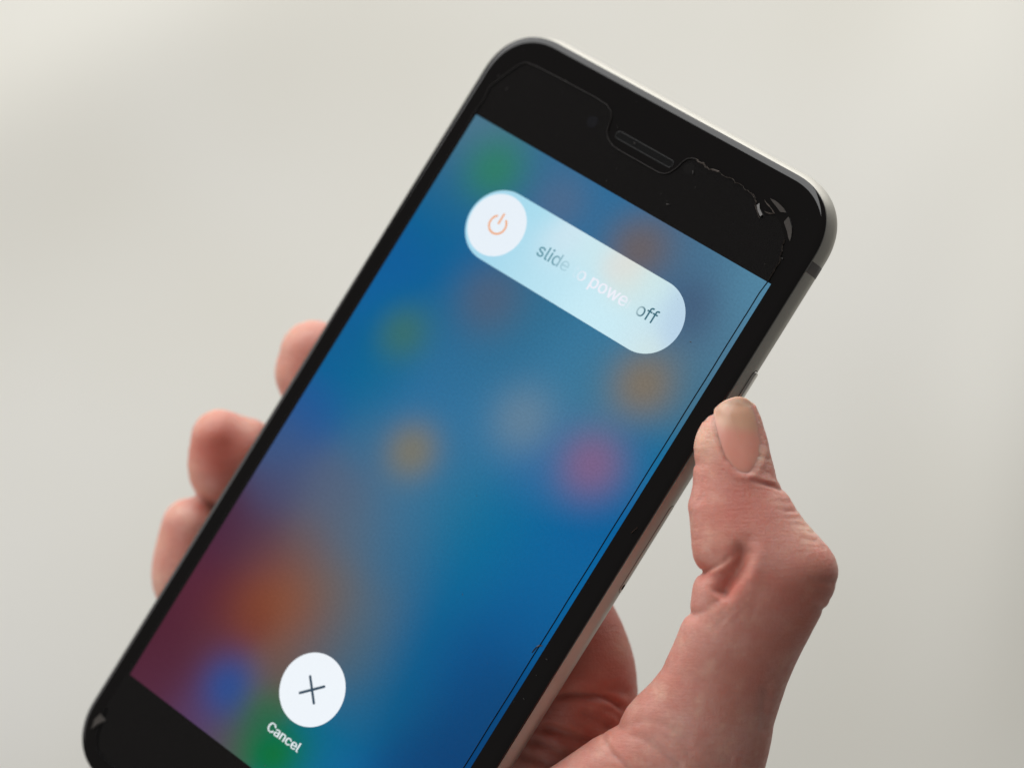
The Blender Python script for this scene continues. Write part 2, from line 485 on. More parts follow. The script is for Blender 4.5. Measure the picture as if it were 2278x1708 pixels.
GLYPHS = {'C':[510,[[267,-7],[225,-3],[186,7],[150,25],[119,49],[92,79],[70,115],[53,157],[44,203],[40,254],[44,305],[53,352],[70,393],[92,429],[119,459],[150,484],[186,501],[225,512],[267,516],[293,514],[317,511],[340,504],[362,496],[383,485],[402,471],[419,456],[435,438],[448,418],[459,397],[467,373],[473,348],[408,348],[404,365],[397,380],[389,395],[380,407],[369,418],[357,428],[344,437],[330,444],[315,449],[300,453],[284,455],[267,456],[237,453],[209,445],[184,432],[161,414],[141,391],[125,364],[113,332],[106,295],[103,254],[106,213],[113,177],[125,145],[141,117],[161,94],[184,76],[210,63],[237,56],[267,53],[284,54],[300,56],[315,60],[330,65],[344,72],[357,81],[369,90],[380,102],[389,114],[397,128],[404,144],[408,160],[473,160],[467,135],[459,112],[448,91],[435,71],[420,53],[402,38],[383,24],[363,13],[341,5],[317,-2],[293,-6]],[[17,19,18],[17,20,19],[16,20,17],[16,21,20],[16,22,21],[15,22,16],[15,23,22],[15,24,23],[14,24,15],[14,25,24],[13,44,14],[44,43,14],[43,25,14],[42,25,43],[42,26,25],[41,26,42],[13,45,44],[40,26,41],[39,26,40],[13,46,45],[38,26,39],[38,27,26],[37,27,38],[13,47,46],[12,47,13],[36,27,37],[35,27,36],[35,28,27],[12,48,47],[34,28,35],[34,29,28],[33,29,34],[11,48,12],[11,49,48],[32,29,33],[32,30,29],[31,30,32],[11,50,49],[10,50,11],[10,51,50],[9,51,10],[9,52,51],[8,52,9],[8,53,52],[8,54,53],[7,54,8],[7,55,54],[72,74,73],[72,75,74],[6,55,7],[6,56,55],[71,75,72],[71,76,75],[70,76,71],[6,57,56],[5,57,6],[69,76,70],[69,77,76],[68,77,69],[5,58,57],[68,78,77],[67,78,68],[66,78,67],[4,58,5],[4,59,58],[65,78,66],[65,79,78],[64,79,65],[4,60,59],[63,79,64],[62,79,63],[4,61,60],[61,79,62],[61,80,79],[4,80,61],[3,80,4],[3,81,80],[2,81,3],[2,82,81],[2,83,82],[1,83,2],[1,84,83],[1,85,84],[0,85,1]]],'a':[389,[[160,-9],[137,-7],[115,-3],[94,5],[76,15],[60,29],[48,45],[38,63],[32,84],[30,108],[32,128],[36,146],[43,161],[53,174],[64,184],[78,193],[92,200],[108,206],[125,211],[143,214],[161,217],[178,220],[200,223],[218,225],[234,227],[247,229],[257,231],[265,235],[271,240],[274,246],[276,255],[276,257],[275,272],[272,285],[267,297],[260,307],[251,315],[240,322],[227,327],[212,330],[196,331],[178,330],[163,327],[149,322],[137,316],[127,309],[118,301],[110,292],[104,283],[100,274],[41,291],[51,313],[64,331],[79,346],[95,358],[114,368],[133,375],[153,380],[173,383],[194,384],[208,384],[223,382],[239,379],[255,375],[271,369],[286,360],[300,350],[312,336],[322,320],[330,301],[335,278],[337,251],[337,0],[277,0],[277,52],[272,52],[267,43],[260,34],[252,25],[242,16],[229,8],[215,1],[199,-4],[181,-7],[170,45],[192,47],[211,51],[228,59],[242,68],[254,80],[263,93],[270,108],[274,122],[276,138],[276,190],[272,187],[267,184],[259,182],[251,180],[241,178],[231,176],[221,174],[210,173],[200,171],[191,170],[182,169],[175,168],[161,166],[147,163],[134,159],[122,153],[112,147],[103,139],[97,130],[93,118],[92,105],[93,93],[96,82],[102,72],[109,64],[119,57],[130,52],[142,48],[156,46]],[[58,60,59],[58,61,60],[57,61,58],[57,62,61],[56,62,57],[56,63,62],[55,63,56],[55,64,63],[55,65,64],[54,65,55],[54,66,65],[53,66,54],[53,67,66],[52,67,53],[52,40,67],[40,39,67],[39,68,67],[51,41,52],[41,40,52],[51,42,41],[38,68,39],[51,43,42],[37,68,38],[51,44,43],[36,68,37],[36,69,68],[51,45,44],[35,69,36],[50,45,51],[50,46,45],[34,69,35],[34,70,69],[50,47,46],[33,70,34],[50,48,47],[49,48,50],[32,70,33],[32,71,70],[31,71,32],[30,71,31],[29,71,30],[29,72,71],[28,72,29],[27,72,28],[26,94,27],[94,72,27],[25,94,26],[24,94,25],[23,94,24],[22,94,23],[21,94,22],[20,94,21],[19,94,20],[18,94,19],[17,94,18],[16,94,17],[15,94,16],[14,94,15],[14,95,94],[93,72,94],[14,96,95],[14,97,96],[13,97,14],[13,98,97],[13,99,98],[13,100,99],[13,101,100],[13,102,101],[12,102,13],[12,103,102],[12,104,103],[12,105,104],[12,106,105],[12,107,106],[12,108,107],[12,109,108],[11,109,12],[11,110,109],[11,111,110],[11,112,111],[10,112,11],[10,113,112],[92,72,93],[10,114,113],[9,114,10],[91,72,92],[9,115,114],[8,115,9],[90,72,91],[8,116,115],[89,72,90],[8,117,116],[7,117,8],[7,118,117],[88,74,89],[74,72,89],[7,119,118],[87,74,88],[7,120,119],[6,120,7],[86,75,87],[75,74,87],[6,121,120],[6,122,121],[86,76,75],[73,72,74],[85,76,86],[6,123,122],[84,76,85],[6,84,123],[6,76,84],[5,76,6],[5,77,76],[5,78,77],[4,78,5],[4,79,78],[4,80,79],[3,80,4],[3,81,80],[2,81,3],[2,82,81],[1,82,2],[1,83,82],[0,83,1]]],'c':[396,[[207,-8],[174,-5],[144,3],[117,16],[93,35],[72,58],[56,85],[44,116],[37,150],[34,187],[37,225],[44,260],[56,291],[72,318],[93,341],[117,360],[144,374],[174,382],[207,384],[226,384],[243,381],[260,377],[276,371],[291,364],[305,356],[318,346],[330,335],[340,322],[349,308],[356,293],[362,277],[303,262],[300,272],[295,281],[290,289],[284,297],[278,304],[270,311],[261,316],[252,321],[242,325],[231,328],[220,329],[207,330],[184,328],[163,321],[145,310],[130,296],[118,278],[108,258],[102,236],[98,212],[96,187],[98,163],[102,139],[108,117],[118,97],[130,80],[145,66],[163,55],[184,49],[207,46],[220,47],[232,49],[243,52],[253,55],[262,60],[271,66],[279,73],[285,80],[292,89],[297,98],[301,107],[304,117],[363,102],[357,86],[350,70],[341,56],[331,43],[319,32],[306,21],[292,12],[277,5],[261,-1],[244,-5],[226,-7]],[[17,19,18],[17,20,19],[16,20,17],[16,21,20],[16,22,21],[15,22,16],[15,23,22],[15,24,23],[14,24,15],[14,25,24],[14,26,25],[13,43,14],[43,26,14],[43,42,26],[42,27,26],[13,44,43],[41,27,42],[13,45,44],[40,27,41],[39,27,40],[39,28,27],[13,46,45],[38,28,39],[12,46,13],[37,28,38],[36,28,37],[12,47,46],[36,29,28],[35,29,36],[34,29,35],[12,48,47],[34,30,29],[11,48,12],[33,30,34],[32,30,33],[11,49,48],[32,31,30],[10,49,11],[10,50,49],[10,51,50],[9,51,10],[9,52,51],[8,52,9],[8,53,52],[8,54,53],[7,54,8],[7,55,54],[7,56,55],[72,74,73],[6,56,7],[71,74,72],[71,75,74],[70,75,71],[6,57,56],[69,75,70],[69,76,75],[5,57,6],[5,58,57],[68,76,69],[67,76,68],[67,77,76],[66,77,67],[5,59,58],[65,77,66],[4,59,5],[65,78,77],[64,78,65],[4,60,59],[63,78,64],[62,78,63],[4,61,60],[61,78,62],[4,78,61],[4,79,78],[3,79,4],[3,80,79],[3,81,80],[2,81,3],[2,82,81],[2,83,82],[1,83,2],[1,84,83],[1,85,84],[0,85,1]]],'d':[424,[[195,-8],[165,-6],[137,3],[111,16],[89,34],[70,57],[55,84],[43,116],[36,151],[34,189],[36,227],[43,261],[55,293],[70,320],[89,342],[112,361],[137,374],[165,382],[196,384],[218,383],[237,379],[253,373],[267,364],[278,355],[287,346],[295,336],[301,327],[306,319],[311,319],[311,509],[372,509],[372,0],[313,0],[313,59],[307,59],[301,50],[295,41],[287,31],[277,21],[266,12],[252,4],[236,-3],[217,-7],[205,47],[226,49],[246,55],[263,65],[278,78],[290,95],[299,115],[306,138],[310,162],[312,189],[310,216],[306,241],[300,263],[290,282],[278,299],[263,312],[246,322],[227,328],[205,330],[182,328],[162,322],[145,311],[130,298],[118,281],[108,261],[102,239],[98,215],[96,189],[98,163],[102,139],[109,117],[118,97],[130,80],[145,66],[162,55],[182,49]],[[28,30,29],[28,31,30],[17,19,18],[17,20,19],[16,20,17],[16,21,20],[15,21,16],[15,22,21],[15,23,22],[14,23,15],[14,24,23],[14,25,24],[13,61,14],[61,25,14],[61,26,25],[13,62,61],[60,26,61],[59,26,60],[13,63,62],[59,27,26],[58,27,59],[13,64,63],[12,64,13],[58,28,27],[58,57,28],[57,56,28],[56,55,28],[55,54,28],[54,31,28],[12,65,64],[12,66,65],[11,66,12],[11,67,66],[10,67,11],[10,68,67],[53,31,54],[10,69,68],[9,69,10],[52,31,53],[9,70,69],[9,71,70],[51,31,52],[8,71,9],[8,72,71],[50,31,51],[7,72,8],[7,73,72],[49,31,50],[7,74,73],[6,74,7],[48,31,49],[6,75,74],[47,33,48],[33,31,48],[5,75,6],[5,76,75],[46,33,47],[5,77,76],[45,34,46],[34,33,46],[45,35,34],[32,31,33],[4,77,5],[4,78,77],[44,35,45],[44,36,35],[4,43,78],[43,36,44],[4,36,43],[4,37,36],[3,37,4],[3,38,37],[3,39,38],[2,39,3],[2,40,39],[2,41,40],[1,41,2],[1,42,41],[0,42,1]]],'e':[404,[[212,-8],[177,-5],[145,3],[117,16],[92,35],[72,58],[56,85],[44,116],[37,150],[34,187],[36,224],[44,258],[55,290],[71,317],[91,340],[115,359],[142,373],[172,382],[205,384],[226,383],[246,380],[266,374],[285,366],[303,355],[319,341],[334,324],[347,305],[357,282],[365,256],[370,227],[371,194],[371,169],[75,169],[75,221],[338,221],[310,202],[308,226],[304,248],[298,269],[288,286],[277,301],[263,314],[246,323],[227,328],[205,330],[183,328],[164,323],[146,313],[131,301],[119,286],[109,270],[102,251],[97,231],[96,211],[96,178],[98,151],[102,127],[110,106],[121,88],[135,73],[151,61],[169,53],[190,48],[212,46],[227,47],[241,49],[254,53],[265,58],[276,65],[285,73],[294,82],[300,93],[306,105],[365,91],[358,72],[348,55],[335,39],[320,26],[302,14],[283,4],[261,-3],[237,-7]],[[17,19,18],[17,20,19],[16,20,17],[16,21,20],[16,22,21],[15,22,16],[15,23,22],[14,23,15],[14,24,23],[14,25,24],[13,45,14],[45,44,14],[44,25,14],[43,25,44],[42,25,43],[13,46,45],[42,26,25],[41,26,42],[13,47,46],[12,47,13],[40,26,41],[12,48,47],[40,27,26],[39,27,40],[12,49,48],[11,49,12],[11,50,49],[38,27,39],[38,28,27],[11,51,50],[37,28,38],[10,51,11],[37,29,28],[10,52,51],[36,29,37],[10,33,52],[33,53,52],[36,34,29],[34,30,29],[35,34,36],[9,33,10],[9,32,33],[53,34,33],[53,30,34],[54,30,53],[54,31,30],[8,32,9],[55,31,54],[8,31,32],[8,55,31],[8,56,55],[7,56,8],[7,57,56],[6,57,7],[6,58,57],[71,73,72],[70,73,71],[70,74,73],[6,59,58],[5,59,6],[69,74,70],[5,60,59],[68,74,69],[68,75,74],[67,75,68],[5,61,60],[66,75,67],[4,61,5],[66,76,75],[4,62,61],[65,76,66],[64,76,65],[4,63,62],[63,76,64],[4,76,63],[4,77,76],[3,77,4],[3,78,77],[2,78,3],[2,79,78],[2,80,79],[1,80,2],[1,81,80],[0,81,1]]],'f':[254,[[228,379],[228,327],[6,327],[6,379],[81,0],[81,432],[82,452],[87,470],[96,486],[107,499],[120,510],[135,519],[152,525],[169,529],[187,530],[201,530],[212,529],[222,527],[231,525],[238,523],[243,521],[227,468],[224,470],[220,471],[215,472],[209,473],[202,474],[195,474],[178,472],[164,468],[154,460],[147,449],[143,435],[142,419],[142,0]],[[13,15,14],[13,16,15],[12,16,13],[12,17,16],[12,18,17],[11,18,12],[11,19,18],[11,20,19],[11,21,20],[10,21,11],[9,23,10],[23,22,10],[22,21,10],[8,25,9],[25,24,9],[24,23,9],[7,27,8],[27,26,8],[26,25,8],[7,28,27],[7,29,28],[6,29,7],[6,30,29],[6,31,30],[5,31,6],[5,32,31],[5,33,32],[4,33,5],[4,34,33],[2,0,3],[2,1,0]]],'i':[167,[[84,443],[73,444],[63,448],[54,455],[47,463],[43,472],[41,483],[43,494],[47,504],[54,512],[63,518],[73,522],[84,524],[95,522],[105,518],[114,512],[121,504],[125,494],[126,483],[125,472],[121,463],[114,455],[105,448],[95,444],[53,0],[53,379],[114,379],[114,0]],[[24,26,25],[24,27,26],[11,13,12],[10,13,11],[10,14,13],[9,14,10],[9,15,14],[8,15,9],[8,16,15],[7,16,8],[7,17,16],[6,17,7],[6,18,17],[5,18,6],[5,19,18],[4,19,5],[4,20,19],[3,20,4],[3,21,20],[2,21,3],[2,22,21],[1,22,2],[1,23,22],[0,23,1]]],'l':[189,[[139,-2],[112,0],[91,8],[74,20],[62,37],[55,59],[53,84],[53,509],[114,509],[114,99],[114,83],[117,71],[120,62],[126,57],[135,53],[146,52],[152,52],[157,52],[160,53],[164,53],[167,54],[170,54],[181,3],[175,1],[169,0],[162,-1],[154,-2],[147,-2]],[[6,8,7],[6,9,8],[6,10,9],[5,10,6],[5,11,10],[5,12,11],[5,13,12],[4,13,5],[4,14,13],[20,22,21],[19,22,20],[18,22,19],[4,15,14],[17,22,18],[16,22,17],[15,22,16],[4,22,15],[3,22,4],[2,22,3],[1,22,2],[1,23,22],[1,24,23],[1,25,24],[0,25,1],[0,26,25],[0,27,26]]],'n':[410,[[114,227],[114,0],[53,0],[53,379],[112,379],[112,287],[102,287],[116,319],[132,344],[152,362],[175,374],[200,382],[227,384],[252,383],[275,377],[295,369],[313,356],[328,340],[341,321],[350,298],[355,271],[357,240],[357,0],[296,0],[296,235],[293,263],[286,286],[273,304],[256,318],[235,326],[210,329],[192,328],[176,324],[161,317],[147,308],[136,297],[126,283],[119,266],[115,248]],[[11,13,12],[11,14,13],[10,14,11],[2,4,3],[2,6,4],[6,5,4],[10,15,14],[9,15,10],[9,16,15],[8,16,9],[8,17,16],[7,31,8],[31,17,8],[31,30,17],[30,18,17],[29,18,30],[7,32,31],[28,18,29],[7,33,32],[28,19,18],[6,33,7],[27,19,28],[6,34,33],[6,35,34],[26,19,27],[26,20,19],[6,36,35],[2,37,6],[37,36,6],[25,20,26],[25,21,20],[2,38,37],[24,21,25],[2,0,38],[24,22,21],[23,22,24],[2,1,0]]],'o':[415,[[207,-8],[174,-5],[144,3],[117,16],[93,35],[72,58],[56,85],[44,116],[37,150],[34,187],[37,225],[44,260],[56,291],[72,318],[93,341],[117,360],[144,374],[174,382],[207,384],[241,382],[271,374],[299,360],[323,341],[343,318],[359,291],[371,260],[379,225],[381,187],[379,150],[371,116],[359,85],[343,58],[323,35],[299,16],[271,3],[241,-5],[207,46],[231,49],[252,55],[270,66],[285,80],[298,97],[307,117],[314,139],[318,163],[319,187],[318,212],[314,236],[307,258],[298,278],[285,296],[270,310],[252,321],[231,328],[207,330],[184,328],[163,321],[145,310],[130,296],[118,278],[108,258],[102,236],[98,212],[96,187],[98,163],[102,139],[108,117],[118,97],[130,80],[145,66],[163,55],[184,49]],[[17,19,18],[16,19,17],[16,20,19],[15,20,16],[15,21,20],[14,21,15],[14,22,21],[13,22,14],[13,54,22],[54,23,22],[13,55,54],[53,23,54],[13,56,55],[52,23,53],[13,57,56],[51,23,52],[12,57,13],[51,24,23],[12,58,57],[50,24,51],[12,59,58],[49,24,50],[11,59,12],[49,25,24],[11,60,59],[48,25,49],[10,60,11],[48,26,25],[10,61,60],[47,26,48],[10,62,61],[46,26,47],[46,27,26],[9,62,10],[9,63,62],[45,27,46],[8,63,9],[8,64,63],[44,27,45],[44,28,27],[8,65,64],[43,28,44],[43,29,28],[7,65,8],[7,66,65],[42,29,43],[7,67,66],[41,29,42],[6,67,7],[41,30,29],[6,68,67],[40,30,41],[5,68,6],[40,31,30],[5,69,68],[39,31,40],[5,70,69],[38,31,39],[4,70,5],[38,32,31],[4,71,70],[37,32,38],[4,36,71],[36,32,37],[4,32,36],[3,32,4],[3,33,32],[2,33,3],[2,34,33],[1,34,2],[1,35,34],[0,35,1]]],'p':[424,[[53,-143],[53,379],[112,379],[112,319],[118,319],[123,327],[130,336],[137,346],[147,355],[158,364],[171,373],[188,379],[207,383],[229,384],[259,382],[287,374],[313,361],[335,342],[354,320],[370,293],[381,261],[388,227],[390,189],[388,151],[381,116],[370,84],[355,57],[336,34],[313,16],[288,3],[260,-6],[229,-8],[208,-7],[189,-3],[173,4],[159,12],[147,21],[138,31],[130,41],[124,50],[118,59],[114,59],[114,-143],[220,47],[242,49],[262,55],[279,66],[294,80],[306,97],[316,117],[323,139],[327,163],[328,189],[327,215],[323,239],[316,261],[307,281],[295,298],[280,311],[262,322],[243,328],[220,330],[198,328],[178,322],[161,312],[147,299],[134,282],[125,263],[118,241],[114,216],[113,189],[114,162],[118,138],[125,115],[135,95],[147,78],[162,65],[179,55],[198,49]],[[12,14,13],[11,14,12],[11,15,14],[0,2,1],[0,3,2],[10,15,11],[10,16,15],[9,16,10],[8,16,9],[8,17,16],[7,17,8],[6,17,7],[6,61,17],[61,18,17],[5,61,6],[5,62,61],[60,18,61],[5,63,62],[59,18,60],[4,63,5],[4,64,63],[58,18,59],[58,19,18],[0,4,3],[0,68,4],[68,67,4],[67,66,4],[66,65,4],[65,64,4],[57,19,58],[56,19,57],[56,20,19],[55,20,56],[55,21,20],[54,21,55],[0,69,68],[53,21,54],[53,22,21],[0,70,69],[52,22,53],[0,71,70],[51,22,52],[51,23,22],[50,23,51],[0,72,71],[50,24,23],[49,24,50],[0,73,72],[48,24,49],[48,25,24],[0,41,73],[41,74,73],[47,25,48],[41,75,74],[47,26,25],[46,26,47],[41,76,75],[45,26,46],[41,40,76],[40,77,76],[0,42,41],[39,77,40],[45,27,26],[44,27,45],[39,78,77],[38,78,39],[43,27,44],[38,43,78],[38,27,43],[37,27,38],[37,28,27],[36,28,37],[35,28,36],[35,29,28],[34,29,35],[33,29,34],[33,30,29],[32,30,33],[32,31,30]]],'r':[259,[[53,0],[53,379],[112,379],[112,321],[115,321],[124,339],[137,354],[152,367],[171,377],[191,383],[213,385],[218,385],[223,385],[229,384],[235,384],[240,384],[243,384],[243,322],[241,323],[236,324],[230,324],[223,325],[215,326],[207,326],[190,324],[174,321],[159,315],[146,306],[135,296],[126,284],[119,269],[115,254],[114,237],[114,0]],[[9,11,10],[9,12,11],[9,13,12],[9,14,13],[9,15,14],[9,16,15],[9,17,16],[8,17,9],[0,2,1],[0,3,2],[7,17,8],[6,17,7],[5,19,6],[19,18,6],[18,17,6],[4,23,5],[23,22,5],[22,21,5],[21,20,5],[20,19,5],[4,24,23],[4,25,24],[0,4,3],[0,31,4],[31,30,4],[30,29,4],[29,28,4],[28,27,4],[27,26,4],[26,25,4],[0,32,31],[0,33,32]]],'s':[365,[[182,-8],[157,-7],[133,-3],[112,3],[93,12],[76,24],[62,38],[50,54],[41,73],[36,94],[94,107],[101,87],[111,72],[124,60],[141,52],[160,47],[181,45],[206,47],[227,53],[244,62],[258,74],[265,88],[268,103],[266,115],[262,126],[254,136],[243,144],[229,150],[212,155],[149,170],[118,180],[92,192],[72,208],[58,227],[50,249],[47,274],[49,295],[55,314],[65,332],[79,347],[95,360],[115,370],[137,378],[161,383],[187,384],[212,383],[234,379],[254,372],[271,363],[286,352],[299,339],[309,324],[318,308],[324,290],[268,277],[262,291],[254,304],[243,316],[228,325],[210,331],[187,333],[166,331],[147,326],[131,317],[119,305],[111,292],[109,277],[110,264],[115,253],[124,243],[136,235],[152,229],[172,223],[229,209],[261,200],[287,187],[306,171],[320,153],[328,131],[331,107],[329,85],[323,65],[312,47],[298,31],[281,18],[260,6],[236,-2],[210,-7]],[[43,45,44],[43,46,45],[42,46,43],[42,47,46],[41,47,42],[41,48,47],[40,48,41],[40,49,48],[39,49,40],[39,50,49],[38,50,39],[38,60,50],[60,51,50],[38,61,60],[59,51,60],[37,61,38],[37,62,61],[58,51,59],[37,63,62],[57,51,58],[57,52,51],[37,64,63],[56,52,57],[36,64,37],[56,53,52],[36,65,64],[55,53,56],[35,65,36],[35,66,65],[54,53,55],[35,67,66],[34,67,35],[34,68,67],[34,69,68],[33,69,34],[33,70,69],[33,71,70],[33,72,71],[32,72,33],[32,73,72],[32,74,73],[31,74,32],[31,75,74],[30,75,31],[30,76,75],[29,76,30],[29,77,76],[28,77,29],[27,77,28],[27,78,77],[26,78,27],[25,78,26],[24,78,25],[24,79,78],[23,79,24],[22,79,23],[9,11,10],[22,80,79],[21,80,22],[8,11,9],[20,80,21],[8,12,11],[20,81,80],[19,81,20],[7,12,8],[7,13,12],[19,82,81],[18,82,19],[7,14,13],[6,14,7],[17,82,18],[6,15,14],[16,82,17],[16,83,82],[6,16,15],[6,83,16],[5,83,6],[5,84,83],[4,84,5],[4,85,84],[3,85,4],[3,86,85],[2,86,3],[2,87,86],[1,87,2],[1,0,87]]],'t':[227,[[204,379],[204,327],[6,327],[6,379],[65,471],[126,471],[126,98],[127,83],[130,70],[136,61],[144,55],[156,51],[170,50],[175,50],[180,50],[185,51],[191,52],[197,53],[202,54],[213,2],[207,0],[200,-2],[192,-3],[184,-3],[176,-4],[168,-4],[138,-1],[113,7],[92,21],[77,41],[68,64],[65,93]],[[31,5,4],[31,6,5],[2,0,3],[2,1,0],[31,7,6],[30,7,31],[30,8,7],[30,9,8],[29,9,30],[29,10,9],[29,11,10],[17,19,18],[16,19,17],[15,19,16],[29,12,11],[14,19,15],[13,19,14],[12,19,13],[29,19,12],[28,19,29],[27,19,28],[26,19,27],[26,20,19],[26,21,20],[25,21,26],[25,22,21],[25,23,22],[25,24,23]]],'w':[567,[[138,0],[23,379],[87,379],[133,214],[140,190],[147,164],[154,137],[161,107],[168,75],[175,41],[165,41],[172,74],[179,105],[186,135],[192,163],[199,189],[206,214],[252,379],[316,379],[362,214],[368,189],[375,163],[382,136],[388,106],[395,75],[402,41],[391,41],[399,75],[406,106],[413,135],[420,163],[427,189],[434,214],[480,379],[545,379],[429,0],[368,0],[319,172],[314,189],[309,207],[305,225],[300,243],[295,262],[291,280],[286,299],[281,318],[277,338],[291,338],[286,319],[281,299],[277,280],[272,262],[267,243],[263,225],[258,207],[253,189],[248,172],[199,0]],[[0,2,1],[0,3,2],[16,46,17],[46,18,17],[46,47,18],[47,19,18],[32,34,33],[32,35,34],[16,45,46],[48,19,47],[49,44,48],[44,19,48],[16,49,45],[49,44,45],[16,50,49],[43,19,44],[16,51,50],[42,19,43],[16,52,51],[41,19,42],[40,19,41],[16,53,52],[39,19,40],[16,54,53],[0,4,3],[15,54,16],[39,20,19],[31,35,32],[38,20,39],[15,55,54],[0,5,4],[37,20,38],[37,21,20],[30,35,31],[15,56,55],[14,56,15],[14,57,56],[36,21,37],[0,6,5],[36,22,21],[29,35,30],[13,57,14],[0,7,6],[36,23,22],[28,35,29],[12,57,13],[0,8,7],[36,24,23],[27,35,28],[11,57,12],[0,10,8],[10,9,8],[36,26,24],[26,25,24],[26,35,27],[10,57,11],[0,57,10],[36,35,26]]]}
def text_mesh(s, x0, y0, width, zz, fat=0.0, yscale=1.0, jit=0.0):
    """lettering as flat outlines: advance, vertices, triangles per character (thousandths of the type size)"""
    adv = 0
    for ch in s:
        adv += 190 if ch == ' ' else GLYPHS[ch][0]
    k = width / adv
    V, F, x = [], [], 0
    for ch in s:
        if ch == ' ':
            x += 190
            continue
        a, v, f = GLYPHS[ch]
        b0 = len(V)
        V += [(x0 + (x + p[0]) * k, y0 + p[1] * k * yscale, zz) for p in v]
        F += [tuple(i + b0 for i in q) for q in f]
        x += a
    return V, F, k

TVX, TFX, kk = text_mesh('slide to power off', -7.1, 37.95, 23.5, 0.055)
def text_cols(xs, ys):
    """the shimmer that runs over the words: teal, fading out, white, fading out, dark teal"""
    bg = track_cols(xs, ys)
    out = np.zeros((len(xs), 3))
    teal, dark, white = np.array(srgb(92, 146, 162)), np.array(srgb(62, 108, 124)), np.array(srgb(238, 240, 250))
    for i, x in enumerate(xs):
        if x < -1.6:
            w = min(1.0, max(0.0, (-0.9 - x) / 3.2)); c = teal
        elif x < 0.2:
            w = 0.0 if x > -0.6 else 0.25; c = teal
        elif x < 11.4:
            w = min(1.0, max(0.0, (x - 0.2) / 2.6), max(0.0, (11.4 - x) / 1.4)); c = white
        else:
            w = min(1.0, max(0.0, (x - 12.2) / 1.9)); c = dark
        out[i] = bg[i] * (1 - w) + c * w
    return out
tv = np.array(TVX)
bold_v, bold_f = list(TVX), list(TFX)
for dx, dy, dz in ((0.05, 0.02, 0.004), (-0.05, -0.02, 0.008)):
    b0 = len(bold_v)
    bold_v += [(p[0] + dx * (1.0 if p[0] < 11.5 and p[0] > -1 else 0.3), p[1] + dy, p[2] + dz) for p in TVX]
    bold_f += [tuple(i + b0 for i in q) for q in TFX]
tv, TFX = np.array(bold_v), bold_f
slide = mesh_obj('slide_caption', tv * MM, TFX, col_mat('shimmer_print', 0.0), display, smooth=False)
set_cols(slide, text_cols(tv[:, 0], tv[:, 1]))

V, F, _ = text_mesh('Cancel', -3.35, -45.9, 6.75, 0.055)
n0, F0 = len(V), list(F)
for q, (dx, dy, dz) in enumerate(((0.06, 0.0, 0.004), (-0.06, 0.0, 0.008))):
    V = V + [(p[0] + dx, p[1] + dy, p[2] + dz) for p in V[:n0]]
    F = F + [tuple(i + n0 * (q + 1) for i in f) for f in F0]
mesh_obj('cancel_caption', np.array(V) * MM, F, emit_mat('lit_caption_white', (226, 234, 238)), display, smooth=False)

# ---- earpiece slot with a shallow rounded rim, front camera
def capsule_pts(cx, cy, half, r, n=10):
    return [(cx + x, cy + y) for x, y in pill(r, half, n)]
EX, EY, EH, ER = -0.5, 60.15, 4.95, 0.52
V, F = [], []
levels = [(ER + 0.22, 0.004), (ER + 0.10, 0.05), (ER, 0.045), (ER - 0.05, 0.012)]
for r, z in levels:
    V += [P(x, y, z) for x, y in capsule_pts(EX, EY, EH, r, 14)]
m = len(V) // len(levels)
for k in range(len(levels) - 1):
    for i in range(m):
        F.append((k * m + i, k * m + (i + 1) % m, (k + 1) * m + (i + 1) % m, (k + 1) * m + i))
mesh_obj('earpiece_rim', V, F, principled('black_rim', (0.002, 0.002, 0.002), rough=0.4, spec=0.15), phone)
V = [P(x, y, 0.010) for x, y in capsule_pts(EX, EY, EH, ER - 0.04, 14)]
mesh_obj('earpiece', V, [tuple(range(len(V)))], slot_m, phone, smooth=False)
disc('front_camera', -10.8, 60.0, 0.95, 0.008, principled('camera_glass', (0.006, 0.006, 0.008), rough=0.05, spec=0.5), phone, n=32)
disc('light_sensor', 7.7, 61.0, 0.9, 0.008, principled('sensor_glass', (0.005, 0.0045, 0.0045), rough=0.06, spec=0.5), phone, n=32)

# ---- cut-out screen protector with its chipped edge
fm, nt, b, out = new_mat('clear_film')
nt.nodes.remove(b)
tr = nt.nodes.new('ShaderNodeBsdfTransparent')
gl = nt.nodes.new('ShaderNodeBsdfGlossy')
gl.inputs['Roughness'].default_value = 0.09
fr = nt.nodes.new('ShaderNodeFresnel')
fr.inputs['IOR'].default_value = 1.28
mx = nt.nodes.new('ShaderNodeMixShader')
nt.links.new(fr.outputs[0], mx.inputs[0]); nt.links.new(tr.outputs[0], mx.inputs[1]); nt.links.new(gl.outputs[0], mx.inputs[2])
nt.links.new(mx.outputs[0], out.inputs[0])
edge_m = principled('film_edge', (0.016, 0.014, 0.013), rough=0.5, spec=0.12)
EDGE_A = [(-29.6, 50.5), (-29.6, 53.0), (-29.4, 54.6), (-29.75, 56.9), (-28.5, 59.7), (-27.2, 62.2), (-26.4, 63.0), (-24.7, 63.25), (-19, 63.4), (-12.5, 63.5), (-10.2, 63.35), (-8.9, 62.85), (-8.2, 62.0), (-7.9, 60.9), (-7.6, 59.9), (-7.0, 59.1), (-6.3, 58.65), (-5.3, 58.3), (-4.0, 58.2),
          (0, 58.2), (3.9, 58.2), (4.8, 58.5), (5.3, 59.0), (5.7, 59.7), (6.0, 60.4), (6.2, 61.3), (6.6, 62.1), (7.3, 62.6), (7.95, 62.75)]
EDGE_CHIP = [(7.95, 62.75), (8.7, 62.55), (9.35, 62.75), (9.9, 62.35), (10.3, 62.5), (10.67, 62.25), (11.2, 62.6), (12.5, 62.8), (13.4, 62.5), (14.6, 62.85), (15.5, 62.5), (16.7, 62.7), (17.6, 62.35), (18.7, 62.3), (19.9, 62.0)]
